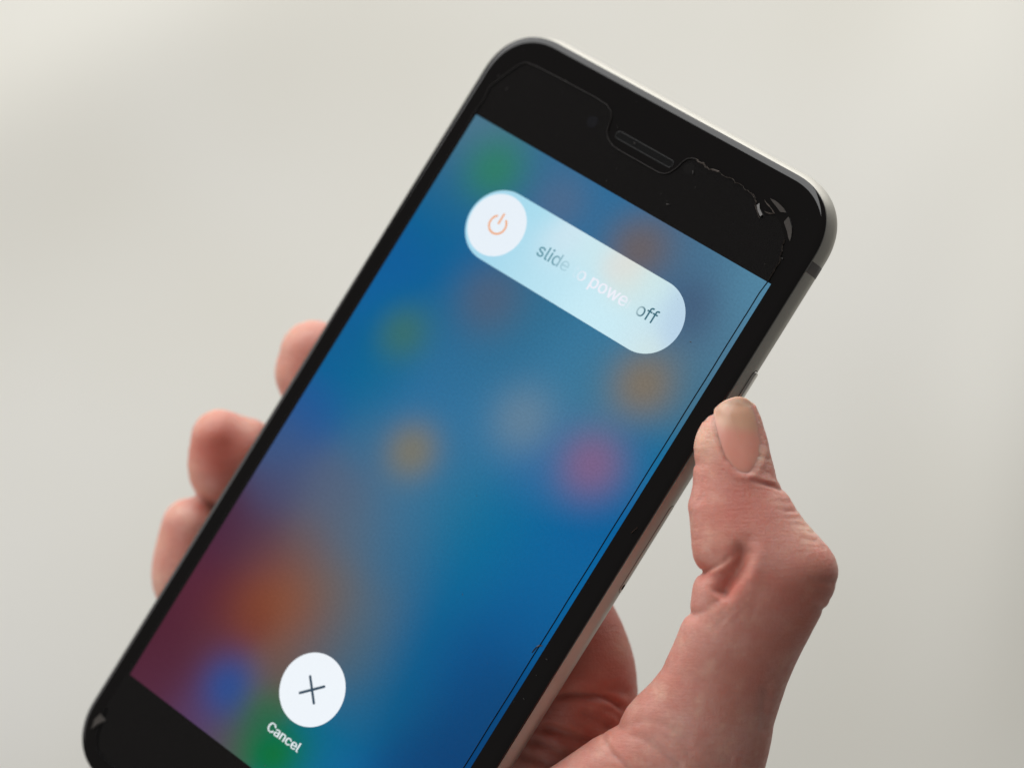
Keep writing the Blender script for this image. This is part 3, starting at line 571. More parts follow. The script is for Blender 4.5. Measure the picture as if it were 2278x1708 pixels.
EDGE_R = [(27.35, 58.8), (27.6, 57.9), (28.05, 57.0), (28.2, 56.2), (28.65, 55.4), (28.55, 54.0), (28.7, 52.4)]
EDGE_LONG = [(28.7, 52.4)] + [(28.47 + 0.02 * math.sin(i * 1.7) - 0.004 * i, 50 - i * 3.0) for i in range(0, 34)]
EDGE_LOW = [(28.3, -52), (28.3, -58.5), (27.2, -62.6), (24.0, -64.9), (-21.5, -65.3), (-24.8, -65.1), (-27.1, -64.6), (-28.4, -63.0), (-29.2, -60.4), (-29.7, -58.5), (-29.7, 50.5)]
film_out = EDGE_A + EDGE_CHIP + [(20.4, 61.2), (22.2, 59.7), (24.0, 61.3), (25.6, 60.4), (27.35, 58.8)] + EDGE_R + EDGE_LONG[1:] + EDGE_LOW
V = [P(x, y, 0.28) for x, y in film_out]
bmx = bmesh.new()
vs = [bmx.verts.new(v) for v in V]
fc = bmx.faces.new(vs)
bmesh.ops.triangulate(bmx, faces=[fc])
me = bpy.data.meshes.new('screen_protector')
bmx.to_mesh(me); bmx.free()
me.materials.append(fm)
film = bpy.data.objects.new('screen_protector', me)
COL.objects.link(film); film.parent = phone
def rim(name, pts, w, mat, lift=0.30):
    """bevelled rim of the film: a low slope from its top down to the glass"""
    V, F = [], []
    n = len(pts)
    for i, p in enumerate(pts):
        a, b_ = pts[max(0, i - 1)], pts[min(n - 1, i + 1)]
        d = Vector((b_[0] - a[0], b_[1] - a[1]))
        if d.length < 1e-6:
            d = Vector((1, 0))
        d.normalize()
        nn = Vector((-d.y, d.x))
        for k, (o, z) in enumerate(((-0.45, lift - 0.005), (0.0, lift + 0.01), (0.35, lift * 0.7), (0.5, 0.03))):
            V.append(P(p[0] + nn.x * w * o, p[1] + nn.y * w * o, z))
    for i in range(n - 1):
        for k in range(3):
            F.append((4 * i + k, 4 * i + 4 + k, 4 * i + 5 + k, 4 * i + 1 + k))
    return mesh_obj(name, V, F, mat, film)
rim('film_edge', EDGE_A, 0.17, edge_m)
rim('film_edge', EDGE_LONG + EDGE_LOW[:-1], 0.09, principled('film_edge_dark', (0.004, 0.004, 0.005), rough=0.4, spec=0.25))
chip_m = principled('chipped_film', (0.05, 0.044, 0.04), rough=0.32, spec=0.5, bump=(900, 0.5, 0.0001))
crack_m = principled('cracked_edge', (0.10, 0.083, 0.073), rough=0.45, spec=0.3)
def wob(pts, sub=5, amp=0.09, seed=1):
    rnd = random.Random(seed)
    out = []
    for a, b_ in zip(pts[:-1], pts[1:]):
        for k in range(sub):
            t = k / sub
            out.append((a[0] * (1 - t) + b_[0] * t + rnd.uniform(-amp, amp), a[1] * (1 - t) + b_[1] * t + rnd.uniform(-amp, amp)))
    out.append(pts[-1])
    return out
def crack(pts, w0, w1, seed):
    rnd = random.Random(seed)
    V, F = [], []
    n = len(pts)
    for i, p in enumerate(pts):
        a, b_ = pts[max(0, i - 1)], pts[min(n - 1, i + 1)]
        d = Vector((b_[0] - a[0], b_[1] - a[1])).normalized()
        nn = Vector((-d.y, d.x))
        w = rnd.uniform(w0, w1) * (0.25 if i in (0, n - 1) else 1)
        V += [P(p[0] - nn.x * w, p[1] - nn.y * w, 0.05), P(p[0], p[1], 0.33 + rnd.uniform(0, 0.1)), P(p[0] + nn.x * w, p[1] + nn.y * w, 0.05)]
    for i in range(n - 1):
        for k in range(2):
            F.append((3 * i + k, 3 * i + 3 + k, 3 * i + 4 + k, 3 * i + 1 + k))
    return mesh_obj('crack', V, F, crack_m, film, smooth=False)
crack(wob(EDGE_CHIP[:8], 3, 0.06, 3), 0.05, 0.16, 1)
crack(wob(EDGE_CHIP[7:], 3, 0.10, 4), 0.01, 0.05, 2)
crack(wob([(18.7, 62.2), (19.5, 61.95), (20.2, 61.5), (20.4, 60.9), (21.1, 60.4), (22.13, 59.6)], 3, 0.05, 5), 0.04, 0.10, 3)
crack(wob([(21.2, 62.35), (21.9, 62.0), (22.7, 61.8), (23.7, 61.35), (23.0, 60.95), (22.2, 60.9)], 3, 0.05, 6), 0.04, 0.11, 4)
crack(wob(EDGE_R, 3, 0.07, 7), 0.02, 0.09, 5)
crack([(31.35, 10.0), (31.5, 10.5), (31.75, 11.2)], 0.02, 0.05, 6)
crack([(27.95, -12.9), (28.0, -12.3), (28.1, -11.8), (28.35, -11.4), (28.8, -11.1)], 0.08, 0.2, 9)
def shard(pts, tilt):
    n = len(pts)
    cx = sum(p[0] for p in pts) / n
    cy = sum(p[1] for p in pts) / n
    V = [P(x, y, 0.30 + tilt[0] * (x - cx) + tilt[1] * (y - cy)) for x, y in pts] + [P(x * 0.98 + cx * 0.02, y * 0.98 + cy * 0.02, 0.05) for x, y in pts]
    F = [tuple(range(n))] + [(i, (i + 1) % n, n + (i + 1) % n, n + i) for i in range(n)]
    return mesh_obj('film_chip', V, F, chip_m, film, smooth=False)
cres_o = [(21.97, 62.95), (22.8, 63.05), (23.58, 62.95), (24.5, 62.7), (25.32, 62.3), (26.1, 61.9), (26.75, 61.35), (27.35, 60.8), (27.75, 60.2), (28.05, 59.5), (28.25, 58.85)]
cres_i = [(27.75, 59.2), (27.2, 59.8), (26.6, 60.3), (25.9, 60.9), (25.2, 61.5), (24.4, 61.95), (23.6, 62.3), (22.6, 62.65)]
shard(cres_o[:5] + cres_i[-3:], (-0.05, 0.12))
shard(cres_o[5:] + cres_i[:4], (-0.10, 0.05))
shard([(20.75, 61.6), (21.3, 60.9), (22.3, 60.3), (22.15, 59.9), (21.2, 60.5), (20.55, 61.1)], (0.1, -0.1))
# loose bit of film by the lower left corner
shard([(-29.9, -59.9), (-28.5, -60.1), (-29.4, -61.4), (-29.9, -62.6), (-30.3, -61.0)], (0.02, 0.02))
# lint and dust lying on the glass
rnd = random.Random(11)
V, F = [], []
for q in range(46):
    if q < 26:
        x, y = rnd.uniform(-30, 31), rnd.uniform(53, 66)
    elif q < 32:
        x, y = rnd.uniform(29.6, 31.6), rnd.uniform(-50, 55)
    else:
        x, y = rnd.uniform(-29, 29), rnd.uniform(-52, 52)
    r = rnd.choice((0.03, 0.04, 0.05, 0.09)) * (0.7 if q >= 32 else 1)
    l = r * rnd.uniform(1, 4)
    a0 = rnd.uniform(0, math.pi)
    b0 = len(V)
    for k in range(6):
        a = 2 * math.pi * k / 6
        u, w = l * math.cos(a), r * math.sin(a)
        V.append(P(x + u * math.cos(a0) - w * math.sin(a0), y + u * math.sin(a0) + w * math.cos(a0), 0.30))
    V.append(P(x, y, 0.30 + r * 0.8))
    F += [(b0 + k, b0 + (k + 1) % 6, b0 + 6) for k in range(6)]
dust = mesh_obj('dust', V, F, principled('dust', (0.035, 0.032, 0.03), rough=0.9), phone, smooth=False)
dust['kind'] = 'stuff'
rim('film_edge', wob([(-30.0, -59.8), (-28.4, -60.1)], 4, 0.05, 8), 0.2, edge_m)

# ------------------------------------------------------------------ hand
# Modelled as one smooth implicit volume (thumb and its mount from a shaped section, palm and fingers from
# tapered bones blended together) and turned into one continuous skin. Millimetres, in axes parallel to the
# camera's; ppt() gives the point that lies at distance -z behind reference pixel (px, py).
def ppt(px, py, z):
    return np.array([(px - PW / 2) / FPX * -z, -(py - PH / 2) / FPX * -z, z])

def axis(lo, hi, f0, f1, fine, coarse):
    a = [lo]
    while a[-1] < hi:
        x = a[-1]
        d = max(f0 - x, x - f1, 0.0)
        a.append(x + min(coarse, fine + d * 0.06))
    return np.array(a, np.float32)
GX = axis(-60.0, 56.0, 18.0, 49.0, 0.30, 0.75)
GY = axis(-118.0, 14.0, -59.0, -1.0, 0.30, 0.9)
GZ = axis(-452.0, -373.0, -402.0, -382.0, 0.30, 0.8)
FIELD = np.full((len(GX), len(GY), len(GZ)), 8.0, np.float32)

def smin(a, b, k):
    h = np.clip(0.5 + 0.5 * (b - a) / k, 0, 1)
    return b * (1 - h) + a * h - k * h * (1 - h)

def bone(a, b, ra, rb, k=3.0, into=None):
    """tapered bone (round cone) blended into the field"""
    pad = 9.0
    lo = np.minimum(a - ra, b - rb) - pad
    hi = np.maximum(a + ra, b + rb) + pad
    i0, i1 = np.searchsorted(GX, [lo[0], hi[0]])
    j0, j1 = np.searchsorted(GY, [lo[1], hi[1]])
    k0, k1 = np.searchsorted(GZ, [lo[2], hi[2]])
    if i1 <= i0 or j1 <= j0 or k1 <= k0:
        return
    X = GX[i0:i1, None, None]; Y = GY[None, j0:j1, None]; Z = GZ[None, None, k0:k1]
    d = (b - a).astype(np.float32)
    L2 = float(d @ d)
    t = np.clip(((X - a[0]) * d[0] + (Y - a[1]) * d[1] + (Z - a[2]) * d[2]) / L2, 0, 1)
    f = np.sqrt((X - a[0] - t * d[0]) ** 2 + (Y - a[1] - t * d[1]) ** 2 + (Z - a[2] - t * d[2]) ** 2) - (ra + (rb - ra) * t)
    if into is not None:
        into[i0:i1, j0:j1, k0:k1] = np.minimum(into[i0:i1, j0:j1, k0:k1], f)
        return
    s = FIELD[i0:i1, j0:j1, k0:k1]
    FIELD[i0:i1, j0:j1, k0:k1] = smin(s, f.astype(np.float32), k)

def chain(pts, k=2.5, dense=4):
    """pts: (px, py, radius in px, z); smooth spline through them"""
    q = [np.r_[ppt(p[0], p[1], p[3]), p[2] * -p[3] / FPX] for p in pts]
    out = []
    n = len(q)
    for i in range(n - 1):
        p0, p1, p2, p3 = q[max(0, i - 1)], q[i], q[i + 1], q[min(n - 1, i + 2)]
        for s in range(dense):
            t = s / dense
            out.append(0.5 * ((2 * p1) + (-p0 + p2) * t + (2 * p0 - 5 * p1 + 4 * p2 - p3) * t * t + (-p0 + 3 * p1 - 3 * p2 + p3) * t ** 3))
    out.append(q[-1])
    own = np.full(FIELD.shape, 9.0, np.float32)
    for a, b in zip(out[:-1], out[1:]):
        bone(a[:3], b[:3], a[3], b[3], k, own)
    m = own < 9.0
    FIELD[m] = smin(FIELD[m], own[m], k)

# fingers behind the phone, from palm to tip, then the palm bones and the wrist
INDEX = [(1330, 1850, 190, -420), (1275, 1650, 160, -416), (1270, 1545, 150, -414), (1262, 1480, 148, -414), (1222, 1392, 146, -416), (1120, 1225, 132, -424), (930, 1000, 116, -433), (790, 880, 102, -437), (704, 838, 89, -436), (700, 806, 78, -435), (698, 788, 76, -435)]
MIDDLE = [(1300, 1880, 190, -424), (1180, 1680, 150, -424), (1060, 1500, 140, -428), (860, 1260, 124, -436), (640, 1080, 104, -440), (545, 1040, 84, -438), (497, 1046, 78, -436), (489, 974, 64, -434)]
RING = [(1300, 1950, 190, -426), (1110, 1830, 145, -428), (960, 1640, 134, -432), (740, 1400, 118, -440), (560, 1310, 98, -442), (455, 1305, 92, -439), (424, 1285, 86, -438), (422, 1235, 79, -437), (425, 1172, 66, -436)]
PINKY = [(1360, 2100, 180, -426), (1130, 2020, 130, -432), (960, 1860, 112, -436), (790, 1690, 98, -442), (650, 1600, 86, -444), (590, 1570, 76, -443)]
bone(ppt(1330, 1850, -420), ppt(1560, 2440, -418), 13.5, 17.0, 5)
bone(ppt(1230, 1960, -424), ppt(1470, 2440, -422), 13.0, 15.0, 5)
bone(ppt(1480, 1900, -412), ppt(1640, 2440, -414), 15.0, 17.0, 5)
for c in (INDEX, MIDDLE, RING, PINKY):
    chain(c, 1.6)
# small bump of the middle finger's tip against the phone edge
bone(ppt(545, 1000, -435), ppt(580, 1040, -438), 5.3, 5.5, 1.5)

# thumb: outline (right side down, then left side up) with tip, knuckle, web folds and mount
TH_R = [(1640, 884), (1659, 885), (1680, 900), (1692, 928), (1700, 958), (1708, 987), (1715, 1012), (1723, 1042), (1729, 1069), (1736, 1079), (1745, 1090), (1758, 1108), (1770, 1129), (1789, 1156), (1817, 1188), (1843, 1216), (1858, 1239), (1865, 1262),
        (1865, 1279), (1860, 1298), (1858, 1308), (1853, 1322), (1844, 1341), (1832, 1357), (1819, 1382), (1808, 1402), (1798, 1422), (1785, 1446), (1769, 1479), (1751, 1521), (1735, 1569), (1722, 1610), (1717, 1644), (1710, 1677), (1702, 1708), (1694, 1760), (1694, 1860), (1712, 2000), (1760, 2200), (1800, 2440)]
TH_L = [(1420, 2440), (1300, 2200), (1190, 2020), (1130, 1900), (1140, 1800), (1180, 1740), (1222, 1708), (1255, 1686), (1287, 1664), (1319, 1642), (1354, 1623), (1376, 1610), (1384, 1592), (1394, 1573), (1414, 1550), (1432, 1532), (1448, 1516), (1472, 1487), (1484, 1461), (1496, 1436), (1505, 1414), (1516, 1386), (1524, 1373), (1537, 1362),
        (1535, 1350), (1537, 1331), (1540, 1308), (1544, 1293), (1551, 1282), (1563, 1271), (1550, 1257), (1542, 1240), (1538, 1216), (1537, 1196), (1535, 1169), (1533, 1146), (1530, 1128), (1531, 1116), (1535, 1105), (1541, 1078), (1542, 1044), (1547, 1030), (1544, 1012), (1545, 995), (1548, 975), (1556, 955), (1566, 938), (1576, 930), (1588, 920), (1594, 904), (1613, 889)]
POLY = np.array(TH_R + TH_L, float)
MX = np.arange(1040.0, 1960.0, 4.0); MY = np.arange(800.0, 2500.0, 4.0)
def sd_poly(px, py, poly):
    d = np.full(px.shape, 1e12); ins = np.zeros(px.shape, bool)
    n = len(poly)
    for i in range(n):
        ax, ay = poly[i]; bx, by = poly[(i + 1) % n]
        ex, ey = bx - ax, by - ay
        t = np.clip(((px - ax) * ex + (py - ay) * ey) / (ex * ex + ey * ey), 0, 1)
        d = np.minimum(d, (px - ax - t * ex) ** 2 + (py - ay - t * ey) ** 2)
        c = (ay > py) != (by > py)
        xi = ax + (py - ay) * ex / (ey if ey != 0 else 1e-9)
        ins ^= c & (px < xi)
    return np.sqrt(d) * np.where(ins, 1, -1)
mx_, my_ = np.meshgrid(MX, MY, indexing='ij')
SD = sd_poly(mx_, my_, POLY)
def blur(a, n):
    for _ in range(n):
        p = np.pad(a, 1, mode='edge')
        a = (p[:-2, 1:-1] + p[2:, 1:-1] + p[1:-1, :-2] + p[1:-1, 2:] + 2 * a) / 6
    return a
SB = blur(SD, 60)
wgt = np.clip((SD - 8) / 40, 0, 1)
SD = SD * (1 - wgt) + SB * wgt

ys_ = [880, 930, 990, 1060, 1120, 1200, 1280, 1360, 1450, 1560, 1700, 1900, 2440]
R_PX = [44, 56, 72, 86, 100, 122, 138, 138, 132, 150, 190, 230, 240]      # half thickness of the section
ZC = [-391.2, -391.0, -390.6, -390.2, -390.0, -389.2, -389.0, -390.0, -392.0, -394.5, -397.0, -402.0, -410.0]
KD = [0.72, 0.74, 0.80, 0.84, 0.86, 0.84, 0.80, 0.80, 0.84, 0.82, 0.78, 0.75, 0.8]
TILT = [-.05, -.05, -.03, 0.0, 0.02, 0.03, 0.02, 0.0, 0, 0.02, 0.03, 0.03, 0.0]
YF = np.arange(800.0, 2500.0, 5.0)
def eased(tab):
    k = np.exp(-0.5 * (np.arange(-24, 25) / 8.0) ** 2)
    t = np.interp(YF, ys_, tab)
    return np.convolve(np.pad(t, 24, mode='edge'), k / k.sum(), mode='valid')
R_PX, ZC, KD, TILT = eased(R_PX), eased(ZC), eased(KD), eased(TILT)
i0, i1 = np.searchsorted(GX, [-14.0, 56.0])
k0, k1 = np.searchsorted(GZ, [-436.0, -370.0])
step = 24
MIDX = np.array([(1635 + 0 * y) for y in ys_])
for ja in range(0, len(GY), step):
    jb = min(len(GY), ja + step)
    X = GX[i0:i1, None, None]; Y = GY[None, ja:jb, None]; Z = GZ[None, None, k0:k1]
    inv = FPX / -Z
    px = X * inv + PW / 2; py = -Y * inv + PH / 2 + 0 * X
    if py.max() < 860:
        continue
    u = np.clip((px - MX[0]) / 4, 0, len(MX) - 1.001); v = np.clip((py - MY[0]) / 4, 0, len(MY) - 1.001)
    iu = u.astype(int); iv = v.astype(int); fu = u - iu; fv = v - iv
    D = (SD[iu, iv] * (1 - fu) + SD[iu + 1, iv] * fu) * (1 - fv) + (SD[iu, iv + 1] * (1 - fu) + SD[iu + 1, iv + 1] * fu) * fv
    R = np.interp(py, YF, R_PX) / inv
    D = D / inv
    zc = np.interp(py, YF, ZC) + np.interp(py, YF, TILT) * (X - 32)
    kd = np.interp(py, YF, KD)
    f = np.hypot(np.maximum(R - D, 0), (Z - zc) / kd) - R
    f *= 0.5 + 0.5 * kd
    s = FIELD[i0:i1, ja:jb, k0:k1]
    FIELD[i0:i1, ja:jb, k0:k1] = smin(s, f.astype(np.float32), 0.8)

def surface_net(field, gx, gy, gz):
    """one vertex per cell the surface passes through, one quad per crossed edge"""
    s = field < 0
    nx, ny, nz = field.shape
    cnt = np.zeros((nx - 1, ny - 1, nz - 1), np.uint8)
    for a in (0, 1):
        for b in (0, 1):
            for c in (0, 1):
                cnt += s[a:nx - 1 + a, b:ny - 1 + b, c:nz - 1 + c]
    act = np.argwhere((cnt > 0) & (cnt < 8))
    idx = np.full(cnt.shape, -1, np.int64)
    idx[act[:, 0], act[:, 1], act[:, 2]] = np.arange(len(act))
    acc = np.zeros((len(act), 3)); num = np.zeros(len(act))
    G = (gx, gy, gz)
    corners = [(a, b, c) for a in (0, 1) for b in (0, 1) for c in (0, 1)]
    for ca in corners:
        for ax in range(3):
            if ca[ax]:
                continue
            cb = list(ca); cb[ax] = 1
            ia = act + ca; ib = act + cb
            fa = field[ia[:, 0], ia[:, 1], ia[:, 2]]; fb = field[ib[:, 0], ib[:, 1], ib[:, 2]]
            m = (fa < 0) != (fb < 0)
            t = fa[m] / (fa[m] - fb[m])
            P0 = np.stack([G[q][ia[m, q]] for q in range(3)], 1); P1 = np.stack([G[q][ib[m, q]] for q in range(3)], 1)
            acc[m] += P0 + (P1 - P0) * t[:, None]; num[m] += 1
    V = acc / num[:, None]
    quads = []
    for ax in range(3):
        o1, o2 = [(1, 2), (2, 0), (0, 1)][ax]
        sl0 = [slice(None)] * 3; sl1 = [slice(None)] * 3
        sl0[ax] = slice(0, -1); sl1[ax] = slice(1, None)
        ch = np.argwhere(s[tuple(sl0)] != s[tuple(sl1)])
        ok = (ch[:, o1] > 0) & (ch[:, o2] > 0) & (ch[:, o1] < field.shape[o1] - 1) & (ch[:, o2] < field.shape[o2] - 1)
        ch = ch[ok]
        ins = s[ch[:, 0], ch[:, 1], ch[:, 2]]
        e1 = np.zeros(3, int); e1[o1] = 1
        e2 = np.zeros(3, int); e2[o2] = 1
        def at(o):
            q = ch - o
            return idx[q[:, 0], q[:, 1], q[:, 2]]
        Q = np.stack([at(e1 + e2), at(e2), at(0 * e1), at(e1)], 1)
        Q[~ins] = Q[~ins][:, ::-1]
        quads.append(Q)
    Q = np.concatenate(quads)
    Q = Q[(Q >= 0).all(1)]
    return V, Q

HV, HQ = surface_net(FIELD, GX, GY, GZ)
# keep only the largest connected piece
def smooth_mesh(V, Q, it, lam=0.5, mu=-0.52, w=None):
    e = np.concatenate([Q[:, [0, 1]], Q[:, [1, 2]], Q[:, [2, 3]], Q[:, [3, 0]]])
    e = np.concatenate([e, e[:, ::-1]])
    deg = np.bincount(e[:, 0], minlength=len(V)).astype(float)
    for i in range(it):
        L = np.stack([np.bincount(e[:, 0], V[e[:, 1], c], len(V)) for c in range(3)], 1) / deg[:, None] - V
        l = lam if i % 2 == 0 else mu
        V = V + L * (l if w is None else l * w[:, None])
    return V
def vnormals(V, Q):
    n = np.cross(V[Q[:, 2]] - V[Q[:, 0]], V[Q[:, 3]] - V[Q[:, 1]])
    N = np.stack([sum(np.bincount(Q[:, k], n[:, c], len(V)) for k in range(4)) for c in range(3)], 1)
    return N / (np.linalg.norm(N, axis=1)[:, None] + 1e-12)
HV = smooth_mesh(HV, HQ, 14)
def pix(V):
    inv = FPX / -V[:, 2]
    return V[:, 0] * inv + PW / 2, -V[:, 1] * inv + PH / 2

# ---- creases, folds and ridges pressed into the skin (polyline, half width px, depth mm)
def c3(pts): return [(1400 + x * .5354, 820 + y * .5354) for x, y in pts]
def cA(pts): return [(1500 + x * .18083, 860 + y * .18083) for x, y in pts]
def cB(pts): return [(1480 + x * .19293, 1100 + y * .19293) for x, y in pts]
def c4(pts): return [(1050 + x * .31646, 1300 + y * .31646) for x, y in pts]
def taper(n, a=1.0, b=0.15): return np.linspace(a, b, n)
THUMB_CREASES = [
 # deep fold between pad and web, then the hollow behind it
 (cB([(400, 905), (470, 870), (560, 835), (660, 780), (770, 700)]), 5, 1.1, (1.0, 0.2)),
 (cB([(960, 560), (900, 660), (860, 800), (800, 900), (700, 1010), (640, 1110), (590, 1190)]), 21, 2.6, (0.45, 0.9)),
 (cB([(940, 900), (860, 960), (780, 1040), (700, 1110), (650, 1190), (560, 1240), (420, 1290)]), 5, 0.55, (0.4, 0.6)),
 (cB([(285, 1370), (400, 1350), (520, 1310), (620, 1260)]), 8, 0.5, (1.0, 0.3)),
 (cB([(640, 1190), (760, 1130), (880, 1060), (980, 980)]), 4, 0.16, (1, .3)),
 (cB([(700, 1230), (820, 1160), (930, 1080), (1010, 1000)]), 4, 0.14, (1, .3)),
 (cB([(620, 1400), (700, 1290), (850, 1180)]), 5, 0.16, (1, .3)),
 (cB([(560, 1560), (700, 1400), (860, 1250), (960, 1130)]), 6, 0.2, (1, .3)),
 (cB([(760, 1500), (860, 1380), (960, 1260), (1040, 1140)]), 7, 0.16, (1, .3)),
 (cB([(1010, 1330), (1040, 1220), (1080, 1120)]), 7, 0.15, (1, .3)),
 # fine lines across the pad
 (cB([(300, 530), (400, 515), (520, 495), (640, 470)]), 4, 0.17, (1.0, 0.2)),
 (cB([(290, 380), (420, 370), (560, 350)]), 3, 0.08, (1.0, 0.2)),
 (cB([(320, 600), (440, 580), (560, 555), (700, 540)]), 3, 0.08, (1.0, 0.2)),
 (cB([(600, 560), (600, 640), (620, 720)]), 4, 0.1, (.6, .6)),
 (cB([(440, 0), (400, 60), (350, 110), (290, 140)]), 4, 0.18, (.5, 1.0)),
 (cA([(390, 1090), (350, 1180), (340, 1300), (320, 1370), (260, 1430)]), 4, 0.18, (.3, 1.0)),
 (cA([(240, 965), (320, 960), (420, 965)]), 4, 0.12, (1, .2)),
 # folds at the base of the nail
 (cA([(900, 1120), (1000, 1160), (1100, 1190), (1200, 1215), (1300, 1250), (1350, 1285)]), 5, 0.75, (0.25, 1.0)),
 (cA([(960, 1230), (1080, 1270), (1200, 1290), (1300, 1335)]), 4, 0.16, (0.3, 1.0)),
 # knuckle wrinkles on the outer side
 (cB([(1300, 170), (1400, 185), (1520, 180)]), 4, 0.3, (.3, 1)),
 (cB([(1360, 260), (1450, 275), (1560, 262)]), 3, 0.2, (.3, 1)),
 (cB([(1440, 330), (1540, 348), (1650, 372)]), 4, 0.25, (.3, 1)),
 (cB([(1560, 400), (1640, 418), (1720, 440)]), 3, 0.18, (.3, 1)),
 (cB([(1560, 500), (1650, 510), (1760, 540)]), 5, 0.3, (.3, 1)),
 (cB([(1660, 590), (1760, 600), (1860, 612)]), 4, 0.2, (.3, 1)),
 (cB([(1300, 60), (1380, 80), (1450, 75)]), 4, 0.25, (.3, 1)),
 (cB([(1640, 980), (1800, 990), (1960, 1020)]), 7, 0.35, (.2, 1)),
 (cB([(1700, 1100), (1850, 1160), (1900, 1230)]), 8, 0.2, (.2, 1)),
 (cB([(1700, 1270), (1780, 1300), (1840, 1330)]), 8, 0.4, (.2, 1)),
 # side of the nail: small folds of skin
 (cA([(1000, 640), (1060, 680), (1130, 740)]), 4, 0.14, (.5, 1)),
 (cA([(1010, 820), (1090, 860), (1180, 900)]), 4, 0.20, (.4, 1)),
 (cA([(1010, 980), (1100, 1020), (1200, 1080)]), 4, 0.15, (.4, 1)),
 # mount of the thumb
 (c4([(925, 1045), (940, 1110), (985, 1175), (1050, 1240), (1110, 1300), (1180, 1380)]), 6, 0.75, (0.9, 0.9)),
 (c4([(1080, 1050), (1190, 1080), (1290, 1140), (1390, 1220), (1500, 1300)]), 11, 0.7, (0.5, 1.0)),
 (c4([(1120, 970), (1230, 960), (1350, 985), (1450, 1050), (1560, 1140)]), 10, 0.55, (0.3, 0.9)),
 (c4([(1010, 1010), (1090, 990), (1180, 975)]), 8, 0.4, (1, .2)),
 (c4([(1250, 1010), (1400, 1090), (1560, 1200)]), 8, 0.35, (.4, 1)),
 (c4([(760, 1160), (900, 1170), (1040, 1230)]), 7, 0.3, (.3, .8)),
 (c4([(1340, 580), (1420, 540), (1500, 440), (1600, 330)]), 6, 0.2, (.8, .2)),
 (c4([(1200, 760), (1300, 640), (1420, 570)]), 5, 0.15, (.8, .2)),
 (c4([(1840, 1240), (1700, 1180), (1560, 1110)]), 14, 0.3, (.8, .2)),
 (c4([(2080, 700), (2050, 900), (2060, 1050)]), 12, 0.35, (.8, .8)),
]
THUMB_RIDGES = [
 (cA([(620, 900), (700, 990), (800, 1065), (920, 1095), (1060, 1125), (1200, 1165), (1270, 1190)]), 6, -0.35, (0.4, 1.0)),
 (cB([(500, 900), (640, 850), (760, 770), (860, 680)]), 8, -0.6, (1.0, 0.5)),
 (cB([(940, 1010), (1000, 860), (1060, 700), (1120, 600)]), 22, -0.3, (1.0, 0.4)),
 (cA([(400, 430), (330, 600), (300, 800)]), 18, -0.3, (0.6, 0.8)),
]
PALM_CREASES = [
 (c4([(560, 782), (700, 774), (800, 780), (920, 788), (1010, 825), (1080, 890)]), 9, 1.6, (1.0, 1.0)),
 (c4([(600, 700), (700, 730), (850, 740), (1000, 735), (1140, 770)]), 14, 0.7, (.7, .9)),
 (c4([(470, 1000), (600, 1035), (750, 1090), (860, 1130)]), 12, 1.2, (1.0, .8)),
 (c4([(760, 880), (880, 950), (1000, 1020)]), 14, 1.0, (.6, .9)),
 (c4([(400, 1085), (520, 1130), (640, 1190), (760, 1260)]), 10, 1.0, (.9, .7)),
 (c4([(600, 1280), (400, 1210), (330, 1190)]), 10, 0.8, (.9, .7)),
 (c4([(900, 860), (1000, 900), (1060, 960)]), 8, 0.6, (.6, .9)),
]
def press(V, N, items, mask):
    px, py = pix(V)
    for pts, w, dep, (t0, t1) in items:
        p = np.array(pts, float)
        # resample smoothly
        t = np.linspace(0, len(p) - 1, 8 * (len(p) - 1) + 1)
        q = []
        for tt in t:
            i = min(int(tt), len(p) - 2); f = tt - i
            a, b, c, d = p[max(0, i - 1)], p[i], p[i + 1], p[min(len(p) - 1, i + 2)]
            q.append(0.5 * (2 * b + (c - a) * f + (2 * a - 5 * b + 4 * c - d) * f * f + (-a + 3 * b - 3 * c + d) * f ** 3))
        q = np.array(q)
        lo, hi = q.min(0) - 3 * w, q.max(0) + 3 * w
        sel = np.where(mask & (px > lo[0]) & (px < hi[0]) & (py > lo[1]) & (py < hi[1]))[0]
        if not len(sel):
            continue
        best = np.full(len(sel), 1e9); tb = np.zeros(len(sel))
        X, Y = px[sel], py[sel]
        for i in range(len(q) - 1):
            e = q[i + 1] - q[i]
            s = np.clip(((X - q[i, 0]) * e[0] + (Y - q[i, 1]) * e[1]) / (e @ e + 1e-9), 0, 1)
            d = (X - q[i, 0] - s * e[0]) ** 2 + (Y - q[i, 1] - s * e[1]) ** 2
            m = d < best
            best[m] = d[m]; tb[m] = (i + s[m]) / (len(q) - 1)
        g = np.exp(-best / (2 * (w * 0.7) ** 2)) * (t0 + (t1 - t0) * tb)
        ends = np.clip(np.minimum(tb, 1 - tb) / 0.12, 0.25, 1)
        V[sel] -= N[sel] * (dep * (0.56 if w < 12 else 0.85) * g * ends)[:, None]
    return V

HN = vnormals(HV, HQ)
px, py = pix(HV)
front = HN[:, 2] > -0.25
thumb_zone = front & (HV[:, 2] > -401.5 - np.clip((py - 1560) * 0.02, 0, 6)) & (px > 1180)
palm_zone = front & ~thumb_zone & (px > 900) & (px < 1440) & (py > 1250)

NAIL = [(1588, 915), (1594, 904), (1610, 892), (1627, 885), (1643, 882), (1660, 886), (1676, 900), (1686, 926), (1691, 952), (1693, 980), (1691, 1008), (1684, 1030), (1673, 1045), (1660, 1053), (1644, 1049), (1630, 1037), (1616, 1019), (1607, 998), (1598, 969), (1591, 942)]
nd = sd_poly(px, py, np.array(NAIL, float))
NAILBASE = HV.copy()
